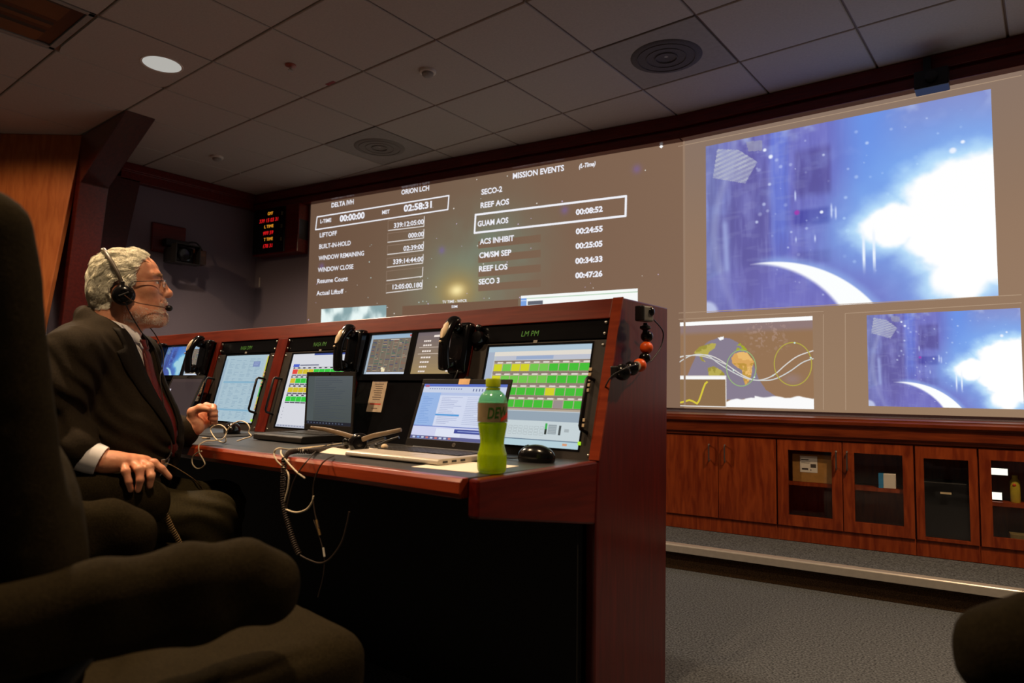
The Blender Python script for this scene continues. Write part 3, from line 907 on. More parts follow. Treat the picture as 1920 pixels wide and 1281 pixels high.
q.line([mp(*p) for p in ((0.03, 0.965), (0.07, 0.95), (0.11, 0.93), (0.14, 0.945), (0.17, 0.97), (0.185, 0.94), (0.2, 0.88), (0.22, 0.79), (0.235, 0.735), (0.25, 0.715))], 0.012, (214, 196, 60))
q.line([mp(u, 0.5 + 0.1 * math.sin((u - 0.02) * 6.6 + 0.8) * (-1)) for u in np.linspace(0, 0.40, 14)], 0.006, (206, 204, 200))
trk = [(0.0, 0.42), (0.08, 0.405), (0.2, 0.395), (0.28, 0.41), (0.36, 0.47), (0.44, 0.56), (0.52, 0.64), (0.6, 0.69), (0.67, 0.68), (0.74, 0.63), (0.82, 0.52), (0.9, 0.43), (1.0, 0.375)]
trk2 = [(0.0, 0.51), (0.06, 0.45), (0.13, 0.40), (0.2, 0.39), (0.27, 0.42), (0.33, 0.49), (0.4, 0.56), (0.48, 0.63), (0.56, 0.68), (0.65, 0.695), (0.74, 0.68), (0.84, 0.60), (0.93, 0.50), (1.0, 0.46)]
def smooth_line(P, n=60):
    P = np.array(P, float); t = np.linspace(0, len(P) - 1, n); out = []
    for a in t:
        i = min(int(a), len(P) - 2); f = a - i
        p0, p1, p2, p3 = P[max(i - 1, 0)], P[i], P[i + 1], P[min(i + 2, len(P) - 1)]
        out.append(0.5 * (2 * p1 + (p2 - p0) * f + (2 * p0 - 5 * p1 + 4 * p2 - p3) * f * f + (3 * p1 - p0 - 3 * p2 + p3) * f ** 3))
    return out
q.line([mp(*p) for p in smooth_line(trk)], 0.007, (216, 212, 206)); q.line([mp(*p) for p in smooth_line(trk2)], 0.007, (206, 208, 206))
q.line([mp(0.505 + 0.107 * math.cos(a), 0.555 + 0.205 * math.sin(a)) for a in np.linspace(0, 6.2832, 40)], 0.006, (150, 180, 120))
q.line([mp(0.865 + 0.125 * math.cos(a), 0.515 + 0.235 * math.sin(a)) for a in np.linspace(0, 6.2832, 44)], 0.006, (178, 166, 70))
for u, v in ((0.985, 0.45), (0.73, 0.64), (0.60, 0.66), (0.45, 0.58), (0.88, 0.285)):
    q.quad([mp(u - 0.008, v), mp(u, v + 0.012), mp(u + 0.008, v), mp(u, v - 0.012)], (200, 226, 214))
q.build('track_overlay', tr, PIC_WALL); q = Quads(y=q.y, step=0.000004)
# faint window outlines
GR = (172, 146, 122)
for P in ([(1262, 277), (1640, 199), (1915, 142)], [(1262, 277), (1258, 588), (1915, 553)], [(1544, 590), (1544, 768)], [(1585, 588), (1586, 769)], [(1258, 600), (1544, 584)], [(1585, 588), (1915, 568)]):
    q.line([Rp(*p) for p in P], 0.004, GR)
q.rect(0.0, 0.014, 0.86, 2.68, (150, 124, 104))
q.build('outline_frame', tr, PIC_WALL)

# ------------------------------------------------------------------ the operator console
FSL = Frame((0, 1.664, 0.74), (1, 0, 0), (0, 0.2387, 0.9711))   # sloping equipment face above the desk top
XE = -5.6
con = thing('control_console', 'long cherry wood control console with black desk top and sloping equipment bays', 'console', (0, 0, 0))
b = MB(); b.prism([(1.64, 0.0), (1.64, 0.60), (1.652, 0.74), (1.787, 1.222), (2.088, 1.222), (2.068, 0.0)], 'x', -1.032, -1.0)
b.build('side_panel', M_WOODV, con, bevel=0.004)
b = MB(); b.prism([(1.6505, 0.750), (1.7835, 1.2235), (1.7895, 1.2235), (1.6565, 0.750)], 'x', -1.0315, -0.9985); b.build('edge_band', M_EDGE, con)
b = MB(); b.prism([(1.150, 0.656), (1.150, 0.742), (1.66, 0.748), (1.66, 0.572)], 'x', -1.034, -1.003)
b.build('desk_end_panel', wood('end_panel_wood', (84, 17, 10), (108, 26, 15), (60, 5, 60)), con, bevel=0.006)
b = MB(); b.box(XE, -1.034, 1.152, 1.70, 0.706, 0.7445)
b.build('desk_top', M_LAM, con, bevel=0.002)
b = MB(); b.prism([(1.126, 0.700), (1.122, 0.712), (1.124, 0.736), (1.132, 0.7445), (1.1525, 0.7445), (1.1525, 0.700)], 'x', XE, -1.034)
b.build('desk_edge', M_EDGE, con, bevel=0.002)
b = MB(); b.prism([(1.765, 1.160), (1.786, 1.222), (2.088, 1.222), (2.088, 1.19), (1.84, 1.19), (1.84, 1.160)], 'x', XE, -1.032)
b.build('top_rail', wood('rail_wood', (98, 32, 18), (126, 46, 26), (5, 60, 60)), con, bevel=0.003)
b = MB(); b.box(XE, -1.032, 2.05, 2.075, 0.0, 1.19); b.build('back_panel', M_WOOD, con)
b = MB(); b.box(XE, -1.034, 1.60, 1.625, 0.0, 0.706); b.build('kick_panel', mat('black_kick_panel', (16, 15, 16), 0.8), con)
b = MB(); b.box(XE, -1.034, 0.035, 0.05, -0.012, 0.445, R=FSL.M()); b.build('bay_back', M_BLACK, con)
for x0, x1 in ((-1.602, -1.560), (-2.168, -2.140), (-2.757, -2.680), (-3.300, -3.258), (-3.90, -3.86), (-4.46, -4.42), (-5.02, -4.98)):
    b = MB(); b.box(x0, x1, -0.004, 0.04, 0.004, 0.4325, R=FSL.M())
    b.build('divider', wood('divider_wood', (88, 24, 14), (116, 36, 21), (60, 60, 5)) if x0 == -1.602 else bpy.data.materials['divider_wood'], con, bevel=0.002)

M_GREENTXT = glow('green_dot_matrix', (58, 104, 22), 1.0)
M_LED = glow('green_led', (170, 230, 40), 1.0)
M_CREAM = mat('cream_buttons', (206, 184, 150), 0.5)

def rack_monitor(x, w, sx0, sx1, sz0, sz1, word, draw, label):
    t = thing('rack_monitor', label, 'monitor', FSL.M(x), group='rack monitors in the console')
    b = MB()
    b.box(0, w, 0, 0.03, 0, sz0); b.box(0, w, 0, 0.03, sz1, 0.366); b.box(0, sx0, 0, 0.03, sz0, sz1); b.box(sx1, w, 0, 0.03, sz0, sz1)
    b.box(sx0, sx1, 0.012, 0.03, sz0, sz1)
    b.build('bezel', M_BEZEL, t)
    b = MB(); k = 0.006
    for P in ([(sx0 - k, sx1 + k, sz0 - k, sz0), (sx0 - k, sx1 + k, sz1, sz1 + k), (sx0 - k, sx0, sz0, sz1), (sx1, sx1 + k, sz0, sz1)]):
        b.box(P[0], P[1], -0.001, 0.01, P[2], P[3])
    b.build('inner_frame', M_BLKG, t)
    q = Quads(y=0.004, step=0.000012); draw(q, sx0, sx1, sz0, sz1); q.build('screen', t)
    b = MB(); b.box(0.004, w - 0.004, 0.004, 0.03, 0.372, 0.430)
    np_ = b.build('name_panel', M_BLKG, t, bevel=0.002)
    b = MB(); text(b, word, w * 0.44 - 0.034, w * 0.44 + 0.036 + 0.0095 * (len(word) - 5), 0.3885, 0.019, y=0.0025, bold=0.0, shear=0.1)
    b.build('lettering', M_GREENTXT, np_, recalc=False)
    for sx, up in ((0.024, 1), (w - 0.026, 1)):
        b = MB(); b.tube([(sx, 0.002, 0.085), (sx, -0.034, 0.088), (sx, -0.04, 0.096), (sx, -0.04, 0.232), (sx, -0.034, 0.24), (sx, 0.002, 0.243)], 0.0052, 8)
        b.build('handle', M_BLACK, t, smooth=60)
    for zz in (0.205, 0.221, 0.237, 0.253, 0.269, 0.10, 0.116):
        b = MB(); b.box(w - 0.047, w - 0.036, -0.004, 0.002, zz, zz + 0.010); b.build('button', M_CREAM, t, bevel=0.001)
    b = MB(); b.cbox((w - 0.045, -0.001, 0.052), (0.008, 0.006, 0.010)); b.build('power_light', M_LED, t)
    for sx in (0.010, w - 0.010):
        for sz in (0.02, 0.35, 0.385, 0.42):
            b = MB(); b.lathe([(0.005, 0), (0.005, 0.003), (0.003, 0.005)], 10, M=Matrix.Translation((sx, 0.001, sz)) @ Matrix.Rotation(math.pi / 2, 4, 'X')); b.build('rack_screw', M_CHROME, t, smooth=50)
    b = MB(); b.box(w * 0.5 - 0.009, w * 0.5 + 0.006, -0.001, 0.002, sz1 + 0.008, sz1 + 0.017); b.build('badge', M_GREYP, t)
    return t

GRN, YEL, RED = (64, 186, 52), (206, 206, 36), (226, 60, 44)
def ui_lm(q, a, b_, c, d):
    w, h = b_ - a, d - c
    R = lambda u0, u1, v0, v1, col: q.rect(a + u0 * w, a + u1 * w, d - v1 * h, d - v0 * h, col)
    R(0, 1, 0, 1, (186, 194, 200)); R(0, 1, 0, 0.055, (170, 192, 208)); R(0.05, 1, 0.055, 0.10, (222, 216, 206)); R(0.09, 1, 0.10, 0.145, (186, 190, 204))
    R(0.30, 0.66, 0.105, 0.14, (150, 168, 200)); R(0, 0.07, 0.055, 0.66, (164, 176, 196))
    R(0.08, 1, 0.15, 0.655, (176, 160, 142))
    rows = ('YGYYGGGGGG', 'YGGGGGGGGG', 'GGGGGGYGGG', 'GGGGGGG.GG')
    for i in range(4):
        v = 0.175 + i * 0.122
        R(0.08, 1, v - 0.022, v - 0.012, (122, 104, 94)); R(0.08, 1, v + 0.088, v + 0.096, (122, 104, 94))
        for j in range(10):
            u = 0.085 + j * 0.0915; k = rows[i][j]
            R(u + 0.03, u + 0.085, v - 0.012, v + 0.004, (220, 214, 204)); R(u + 0.004, u + 0.028, v - 0.01, v + 0.002, (140, 128, 120))
            R(u, u + 0.084, v + 0.012, v + 0.086, {'G': (110, 196, 76) if i < 2 and j < 6 else GRN, 'Y': YEL, '.': (150, 140, 138)}[k])
    R(0.0, 1, 0.665, 0.755, (146, 162, 176)); R(0.0, 1, 0.755, 0.93, (196, 208, 212))
    for i in range(3):
        for j in range(7): q.frame(a + (0.34 + j * 0.05) * w, a + (0.375 + j * 0.05) * w, d - (0.83 + 0.03 * i) * h, d - (0.81 + 0.03 * i) * h, 0.0008, (150, 160, 164))
    R(0.685, 0.705, 0.775, 0.83, (60, 170, 80)); R(0.685, 0.705, 0.83, 0.88, (40, 50, 46)); R(0.715, 0.79, 0.785, 0.875, (148, 160, 166)); R(0.81, 0.83, 0.79, 0.88, (70, 78, 80))
    for k in range(5): R(0.72, 0.785, 0.80 + k * 0.015, 0.805 + k * 0.015, (176, 186, 190))
    R(0.86, 0.9, 0.82, 0.85, (166, 176, 180)); R(0, 1, 0.93, 0.94, (110, 132, 150)); R(0, 1, 0.94, 1, (178, 204, 214)); R(0.86, 0.90, 0.955, 0.975, (214, 150, 110))

def ui_pm(q, a, b_, c, d):
    w, h = b_ - a, d - c
    R = lambda u0, u1, v0, v1, col: q.rect(a + u0 * w, a + u1 * w, d - v1 * h, d - v0 * h, col)
    R(0, 1, 0, 1, (212, 214, 222)); R(0.38, 1, 0.0, 0.022, (64, 80, 150)); R(0.05, 0.16, 0.14, 0.18, (74, 96, 200)); R(0.17, 0.5, 0.15, 0.162, (70, 76, 110))
    for i, row in enumerate(('RYYYGGGGGG', 'YGGGGYGGGG', 'YYYYGGGGGG', 'GGGGGGGGGG')):
        v = 0.20 + i * 0.125
        R(0.06, 1, v - 0.016, v + 0.004, (74, 70, 84))
        for j in range(10):
            u = 0.06 + j * 0.094
            R(u + 0.03, u + 0.08, v - 0.012, v, (236, 236, 238))
            R(u, u + 0.09, v + 0.012, v + 0.078, {'G': (44, 196, 60), 'Y': (208, 186, 44), 'R': (226, 70, 60)}[row[j]])
            R(u, u + 0.085, v + 0.086, v + 0.10, (60, 58, 76))
    for k in range(4): R(0.06, 0.075, 0.74 + k * 0.045, 0.748 + k * 0.045, (130, 134, 150))
    R(0, 1, 0.965, 1, (184, 188, 202))
    for k in range(12): R(0.03 + k * 0.05, 0.06 + k * 0.05, 0.972, 0.985, (140, 146, 170))

def ui_table(q, a, b_, c, d):
    w, h = b_ - a, d - c
    R = lambda u0, u1, v0, v1, col: q.rect(a + u0 * w, a + u1 * w, d - v1 * h, d - v0 * h, col)
    R(0, 1, 0, 1, (168, 192, 204)); R(0.0, 0.06, 0.05, 0.98, (152, 176, 194)); R(0.92, 1, 0, 1, (178, 192, 196)); R(0.955, 0.985, 0.02, 0.3, (198, 196, 60)); R(0.955, 0.985, 0.3, 0.62, (60, 170, 70)); R(0.955, 0.985, 0.62, 0.8, (196, 190, 70))
    rr = random.Random(5)
    for k in range(46):
        v = 0.05 + k * 0.02
        col = (150, 178, 194)
        R(0.1, 0.9, v, v + 0.0035, col)
        for j in range(5):
            if rr.random() < 0.75: R(0.12 + j * 0.155, 0.12 + j * 0.155 + rr.uniform(0.03, 0.12), v + 0.006, v + 0.012, (138, 164, 184))
    R(0.1, 0.9, 0.40, 0.425, (128, 172, 198)); R(0.1, 0.9, 0.815, 0.84, (128, 172, 198)); R(0.69, 0.84, 0.1, 0.18, (120, 138, 184)); R(0.71, 0.82, 0.12, 0.13, (150, 166, 204)); R(0.71, 0.80, 0.145, 0.155, (150, 166, 204))

rack_monitor(-1.557, 0.524, 0.068, 0.476, 0.034, 0.356, 'LM PM', ui_lm, 'rack monitor with green and yellow cells under an LM PM sign, behind the bottle')
rack_monitor(-2.678, 0.508, 0.060, 0.462, 0.034, 0.356, 'NASA PM', ui_pm, 'rack monitor under a NASA PM sign, with coloured table partly behind a small black laptop')
rack_monitor(-3.254, 0.494, 0.076, 0.452, 0.040, 0.360, 'NASA DPM', ui_table, 'rack monitor showing a pale blue table, under a NASA DPM sign')

def ui_sheet(q, a, b_, c, d):
    w, h = b_ - a, d - c; rr = random.Random(9)
    R = lambda u0, u1, v0, v1, col: q.rect(a + u0 * w, a + u1 * w, d - v1 * h, d - v0 * h, col)
    R(0, 1, 0, 1, (116, 104, 92)); R(0, 1, 0, 0.1, (150, 176, 200)); R(0, 1, 0.94, 1, (196, 206, 222)); R(0.0, 0.05, 0, 1, (156, 172, 186)); R(0.93, 1, 0.02, 0.07, (196, 90, 84))
    for k in range(150):
        u, v = 0.07 + 0.13 * rr.randrange(7), 0.14 + 0.034 * rr.randrange(23)
        R(u, u + rr.uniform(0.03, 0.11), v, v + 0.016, rr.choice(((66, 70, 104), (70, 108, 92), (150, 128, 108), (166, 146, 124), (60, 78, 110), (140, 92, 76))))
    for k in range(1, 7): R(0.055 + 0.13 * k, 0.06 + 0.13 * k, 0.12, 0.94, (128, 148, 128))
    R(0.5, 0.7, 0.12, 0.145, (196, 190, 180)); R(0.42, 0.5, 0.85, 0.93, (240, 222, 180)); R(0.4, 0.46, 0.82, 0.87, (236, 226, 190))
def ui_list(q, a, b_, c, d):
    w, h = b_ - a, d - c; rr = random.Random(4)
    R = lambda u0, u1, v0, v1, col: q.rect(a + u0 * w, a + u1 * w, d - v1 * h, d - v0 * h, col)
    for k in range(12): R(0, 1, k / 12, (k + 1) / 12, (112 + 4 * k, 100 + 3 * k, 104 - 1 * k))
    W2 = (228, 216, 208)
    R(0.36, 0.70, 0.07, 0.12, W2); R(0.78, 0.92, 0.08, 0.11, W2)
    for v, u1, t in ((0.19, 0.30, 0), (0.29, 0.33, 0), (0.43, 0.34, 1), (0.58, 0.36, 1), (0.69, 0.34, 1), (0.80, 0.31, 1), (0.91, 0.29, 1)):
        for k in range(4): R(0.16 + k * (u1 - 0.14) / 4, 0.16 + (k + 0.8) * (u1 - 0.14) / 4, v, v + 0.04, W2)
        if t:
            for k in range(3): R(0.74 + k * 0.065, 0.79 + k * 0.065, v - 0.01, v + 0.03, W2)
    for v in (0.355, 0.51): R(0.08, 0.97, v, v + 0.012, (206, 190, 178))
def ui_space(q, a, b_, c, d):
    w, h = b_ - a, d - c
    R = lambda u0, u1, v0, v1, col: q.rect(a + u0 * w, a + u1 * w, d - v1 * h, d - v0 * h, col)
    im = spacecraft_view(40, 30)
    for i in range(30):
        for j in range(40):
            R(j / 40, (j + 1) / 40, i / 30, (i + 1) / 30, im[i, j] * np.array([0.62, 0.80, 0.86]))

def twin_monitor(x, w, d0, d1, label):
    t = thing('twin_monitor', label, 'monitor', FSL.M(x), group='twin small monitors in the console')
    A = [(0.027, 0.262), (0.290, 0.527)]; z0, z1 = 0.262, 0.422
    b = MB()
    b.box(0, w, -0.004, 0.03, 0.238, z0); b.box(0, w, -0.004, 0.03, z1, 0.4315)
    b.box(0, A[0][0], -0.004, 0.03, z0, z1); b.box(A[0][1], A[1][0], -0.004, 0.03, z0, z1); b.box(A[1][1], w, -0.004, 0.03, z0, z1)
    b.build('bezel', M_BLKG, t)
    for (a, c), dr in zip(A, (d0, d1)):
        q = Quads(y=0.003, step=0.000006); dr(q, a, c, z0, z1); q.build('screen', t)
    b = MB(); b.box(0, w, 0.004, 0.03, 0.0, 0.234); b.build('lower_panel', M_BLKG, t, bevel=0.002)
    return t
twin_monitor(-2.139, 0.536, ui_sheet, ui_list, 'pair of small screens with a spreadsheet and an event list, between the two nearer phones')
twin_monitor(-3.857, 0.556, ui_space, ui_sheet, 'pair of small screens beyond the man, one showing the blue spacecraft view')

def placard(x, z, label):
    t = thing('instruction_placard', label, 'placard', FSL.M(x, 0.0025, z), group='instruction placards on console panels')
    b = MB(); b.box(0, 0.085, -0.002, 0.0, 0, 0.125); b.build('card', mat('placard_card', (178, 160, 140), 0.6), t)
    q = Quads(y=-0.0022); 
    for k in range(8): q.rect(0.018 + 0.004 * (k % 3), 0.068 - 0.004 * (k % 2), 0.106 - k * 0.0085, 0.109 - k * 0.0085, (92, 80, 76))
    q.rect(0.01, 0.075, 0.116, 0.120, (110, 104, 120)); q.rect(0.012, 0.074, 0.028, 0.0325, (190, 40, 30)); q.rect(0.025, 0.06, 0.012, 0.015, (110, 90, 80))
    m = bpy.data.materials.get('placard_print')
    if m is None:
        m, n, l, bb = nodes_of('placard_print'); at = n.new('ShaderNodeAttribute'); at.attribute_name = 'Col'; l.new(at.outputs['Color'], bb.inputs['Base Color'])
    q.build('printing', t, m)
px = FSL.uv(690, 772); placard(px[0] - 0.012, px[1], 'white card with a red line, stuck on the dark panel below the twin screens')
px = FSL.uv(364, 752); placard(px[0], px[1] - 0.0, 'pale card with a red line, stuck below the farther phone')

def phone(x, z, label, s=1.0):
    t = thing('telephone', label, 'telephone', FSL.M(x, -0.004, z), group='black telephones hung on the console')
    b = MB()
    b.prism([(0.0, -0.085), (-0.022, -0.09), (-0.034, -0.06), (-0.040, 0.03), (-0.044, 0.075), (-0.036, 0.092), (0.0, 0.096)], 'x', -0.040, 0.040)
    base = b.build('cradle', M_BLKG, t, bevel=0.012, seg=3, smooth=40)
    P = smooth_line([(0, -0.048, 0.094), (0, -0.070, 0.086), (0, -0.088, 0.062), (0, -0.098, 0.028), (0, -0.098, -0.008), (0, -0.090, -0.045), (0, -0.080, -0.075), (0, -0.072, -0.090)], 26)
    rr = [0.010 + 0.015 * min(1, (i / 4)) if i < 5 else 0.025 - 0.004 * math.sin(math.pi * (i - 4) / 21) for i in range(26)]
    rr[-1] = 0.012; rr[-2] = 0.020
    b = MB(); b.tube(P, rr, 16, flat=0.72, upref=(1, 0, 0))
    for zc, yc in ((0.066, -0.060), (-0.066, -0.062)): b.ball((0, yc, zc), (0.026, 0.026, 0.022), 14)
    h = b.build('handset', M_BLKG, t, smooth=60)
    # pale oval pad on the outer face of the handset
    b = MB(); vs = []
    n = 20; C = []
    for k in range(n):
        a = 2 * math.pi * k / n
        zz = 0.040 + 0.032 * math.sin(a); xx = 0.013 * math.cos(a)
        i = np.argmin([abs(p[2] - zz) for p in P[4:]]) + 4
        C.append((xx, P[i][1] - 0.0195 + 0.004 * abs(math.cos(a)), zz))
    i = np.argmin([abs(p[2] - 0.04) for p in P[4:]]) + 4
    b.add(C + [(0, P[i][1] - 0.0205, 0.04)] + [(c[0], c[1] + 0.006, c[2]) for c in C], [(k, (k + 1) % n, n) for k in range(n)] + [(k, (k + 1) % n, n + 1 + (k + 1) % n, n + 1 + k) for k in range(n)])
    b.ball((0, -0.119, -0.004), (0.006, 0.003, 0.004), 10)
    b.build('ear_pad', M_CREAM, h, smooth=80)
    b = MB(); b.tube([(0.02, -0.03, -0.08), (0.022, -0.04, -0.11), (0.02, -0.03, -0.14), (0.012, -0.012, -0.165), (0.0, -0.004, -0.18)], 0.003, 6); b.build('cord', M_BLACK, t, smooth=60)
    return t
phone(-1.598, 0.345, 'black telephone hung left of the LM PM monitor, above the open silver laptop')
phone(-2.165, 0.345, 'black telephone hung right of the NASA PM monitor, above the small black laptop')
phone(-3.345, 0.345, 'black telephone hung left of the NASA DPM monitor')
phone(-3.86, 0.345, 'farthest black telephone, just beside the man’s collar')

# round knobs on the frame left of the LM PM name panel
t = thing('camera_bracket', 'dark round knob and bracket at the upper left corner of the LM PM bay', 'bracket', FSL.M(-1.545, -0.004, 0.385))
RX = Matrix.Rotation(math.pi / 2, 4, 'X')
b = MB(); b.lathe([(0.026, -0.006), (0.026, 0.012), (0.022, 0.02), (0.008, 0.022)], 28, M=Matrix.Translation((0.012, 0, 0)) @ RX); b.build('knob', M_BLKG, t, smooth=40)
b = MB(); b.lathe([(0.012, 0.0), (0.012, 0.012), (0.006, 0.016)], 20, M=Matrix.Translation((0.008, -0.002, 0.036)) @ RX); b.build('thumb_screw', M_BLKG, t, smooth=40)

# ------------------------------------------------------------------ cabinets under the screen
def cab_x(X): return (X + 1.0) * math.sqrt(1 + 0.125 ** 2)
ZB = 0.1295
M_CABIN = mat('cabinet_inside', (40, 18, 10), 0.7)
M_GLASS = mat('cabinet_glass', (235, 235, 235), 0.04, trans=1.0, var=0.0)
def glass_mat():
    m = bpy.data.materials.new('clear_pane'); m.use_nodes = True
    n, l = m.node_tree.nodes, m.node_tree.links
    n.remove(n['Principled BSDF'])
    t = n.new('ShaderNodeBsdfTransparent'); g_ = n.new('ShaderNodeBsdfGlossy'); g_.inputs['Roughness'].default_value = 0.03
    lw = n.new('ShaderNodeLayerWeight'); pw = n.new('ShaderNodeMath'); pw.operation = 'POWER'; pw.inputs[1].default_value = 4.0
    f = n.new('ShaderNodeMath'); f.operation = 'MULTIPLY_ADD'; f.inputs[1].default_value = 0.6; f.inputs[2].default_value = 0.04; mx_ = n.new('ShaderNodeMixShader')
    l.new(lw.outputs['Facing'], pw.inputs[0]); l.new(pw.outputs[0], f.inputs[0]); l.new(f.outputs[0], mx_.inputs[0]); l.new(t.outputs[0], mx_.inputs[1]); l.new(g_.outputs[0], mx_.inputs[2])
    l.new(mx_.outputs[0], n['Material Output'].inputs[0])
    return m
M_PANE = glass_mat()

def cab_body(t, x0, x1, depth=0.21, shelves=(), mid=None):
    b = MB(); zt = 0.69
    b.box(x0, x1, 0.0, depth, ZB, 0.212)                          # plinth, flush with the doors
    b.build('plinth', M_CAB, t, bevel=0.002)
    b = MB()
    b.box(x0, x1, 0.012, depth, 0.212, 0.226); b.box(x0, x1, 0.012, depth, zt - 0.014, zt)
    b.box(x0, x0 + 0.014, 0.012, depth, 0.226, zt - 0.014); b.box(x1 - 0.014, x1, 0.012, depth, 0.226, zt - 0.014)
    b.box(x0 + 0.014, x1 - 0.014, depth - 0.01, depth, 0.226, zt - 0.014)
    if mid: b.box(mid - 0.008, mid + 0.008, 0.012, depth - 0.01, 0.226, zt - 0.014)
    b.build('body', [M_CAB], t)
    for z in shelves:
        b = MB(); b.box(x0 + 0.015, (mid or x1) - 0.015, 0.022, depth - 0.011, z - 0.02, z); b.build('shelf', M_CAB, t)
        if mid: b = MB(); b.box(mid + 0.009, x1 - 0.015, 0.022, depth - 0.011, z - 0.02, z); b.build('shelf', M_CAB, t)

def cab_door(t, x0, x1, glass=None, handle=None, z0=0.214, z1=0.688):
    g_ = 0.002
    b = MB()
    if glass:
        a, c, d0, d1 = glass
        for P in ((x0 + g_, a, z0, z1), (c, x1 - g_, z0, z1), (a, c, z0, d0), (a, c, d1, z1)): b.box(P[0], P[1], -0.010, 0.010, P[2], P[3])
    else:
        b.box(x0 + g_, x1 - g_, -0.010, 0.010, z0, z1)
    dr = b.build('door', M_CAB, t)
    if glass:
        b = MB(); b.box(a, c, 0.001, 0.004, d0, d1); b.build('pane', M_PANE, dr)
    if handle is not None:
        b = MB(); h0, h1 = 0.542, 0.640
        b.tube([(handle, -0.010, h0 + 0.008), (handle, -0.032, h0), (handle, -0.036, h0 + 0.006), (handle, -0.036, h1 - 0.006), (handle, -0.032, h1), (handle, -0.010, h1 - 0.008)], 0.0045, 8)
        b.build('handle', M_CHROME, dr, smooth=60)
X = cab_x
t = thing('wall_cabinet', 'low cherry cabinet with two solid doors, beside the end of the console', 'cabinet', FC.M(), group='low cabinets under the screen')
cab_body(t, X(-1.895), X(-1.246), mid=X(-1.57)); cab_door(t, X(-1.893), X(-1.57), None, X(-1.618)); cab_door(t, X(-1.57), X(-1.248), None, X(-1.527))
t = thing('wall_cabinet', 'low cherry cabinet with two glass doors holding a carton and a blue and white box', 'cabinet', FC.M(), group='low cabinets under the screen')
cab_body(t, X(-1.245), X(-0.580), shelves=(0.455,), mid=X(-0.912))
cab_door(t, X(-1.243), X(-0.912), (X(-1.186), X(-0.965), 0.272, 0.632), X(-0.940)); cab_door(t, X(-0.912), X(-0.582), (X(-0.856), X(-0.632), 0.270, 0.634), X(-0.888))
t = thing('wall_cabinet', 'narrow low cabinet with one tall dark glass door around a black equipment front', 'cabinet', FC.M(), group='low cabinets under the screen')
cab_body(t, X(-0.579), X(-0.311)); cab_door(t, X(-0.577), X(-0.313), (X(-0.539), X(-0.350), 0.229, 0.626))
t = thing('wall_cabinet', 'low cabinet with a glass door showing added white and yellow shapes that imitate reflections', 'cabinet', FC.M(), group='low cabinets under the screen')
cab_body(t, X(-0.310), X(0.36), shelves=(0.43,), mid=X(0.03))
cab_door(t, X(-0.308), X(0.03), (X(-0.258), X(-0.02), 0.264, 0.634), X(0.0)); cab_door(t, X(0.03), X(0.358), (X(0.08), X(0.31), 0.264, 0.634), X(0.055))
# continuous moulded ledge
b = MB()
b.prism([(-0.004, 0.691), (-0.018, 0.697), (-0.018, 0.712), (-0.030, 0.716), (-0.030, 0.775), (-0.046, 0.781), (-0.046, 0.801), (-0.020, 0.806), (-0.020, 0.815), (0.05, 0.816), (0.05, 0.691)], 'x', X(-2.9), X(0.36))
def to_cab(x, y): q_ = A3_([x, y, 0]) - FC.o; return (q_ @ FC.x, q_ @ FC.y)
A3_ = np.array
b.prism([(X(-2.9), 0.049), (X(0.36), 0.049), to_cab(0.33, 4.327 + 0.045 * 2.28 - 0.006), to_cab(-1.95, 4.321), to_cab(-2.92, 4.327 - 0.153 * 0.97 - 0.006)], 'z', 0.795, 0.816)
o = b.build('cabinet_ledge', wood('ledge_wood', (98, 36, 15), (138, 60, 25), (5, 50, 50), rough=0.36), M=FC.M(), bevel=0.003)
tag(o, 'long moulded cherry ledge running over the low cabinets, under the right screen', 'ledge')

# things in the cabinets
def inst(x, y, z): return FC.M(X(x), y, z)
t = thing('cardboard_box', 'brown cardboard carton with a white shipping label, behind cabinet glass', 'box', inst(-1.075, 0.088, 0.4552))
b = MB(); b.box(-0.095, 0.13, -0.06, 0.07, 0, 0.155); b.build('carton', mat('cardboard', (170, 122, 60), 0.85), t, bevel=0.002)
b = MB(); b.box(-0.055, 0.035, -0.0612, -0.0604, 0.055, 0.145); lb = b.build('shipping_label', M_PAPER, t)
b = MB()
for k, (u0, u1, z, h) in enumerate(((-0.048, -0.01, 0.122, 0.005), (-0.048, 0.0, 0.112, 0.002), (-0.048, -0.005, 0.106, 0.002), (-0.045, -0.012, 0.068, 0.010), (0.0, 0.028, 0.082, 0.02), (-0.002, 0.004, 0.066, 0.006))): b.box(u0, u1, -0.0618, -0.0612, z, z + h)
b.build('printing', mat('label_ink', (70, 64, 60), 0.7), lb)
t = thing('small_box', 'small white box with a blue end, on the shelf behind cabinet glass', 'box', inst(-0.72, 0.074, 0.4552))
b = MB(); b.box(-0.022, 0.055, -0.05, 0.05, 0, 0.075); b.build('carton', M_PAPER, t, bevel=0.002)
b = MB(); b.box(-0.025, -0.002, -0.0508, 0.0508, 0, 0.0758); b.build('blue_end', mat('blue_card', (52, 140, 196), 0.6), t)
t = thing('equipment_unit', 'black equipment front with a small pale badge behind the tall cabinet glass', 'equipment', inst(-0.445, 0.06, 0.2265))
b = MB(); b.box(-0.10, 0.10, -0.035, 0.12, 0, 0.28); b.build('case', M_BLACK, t, bevel=0.004)
b = MB(); b.box(-0.026, 0.022, -0.037, -0.034, 0.222, 0.232); b.build('badge', mat('pale_badge', (220, 200, 160), 0.4), t)
REFL_W = glow('white_reflection_glow', (255, 250, 232), 1.3)  # glow imitating bright reflections in the last cabinet glass
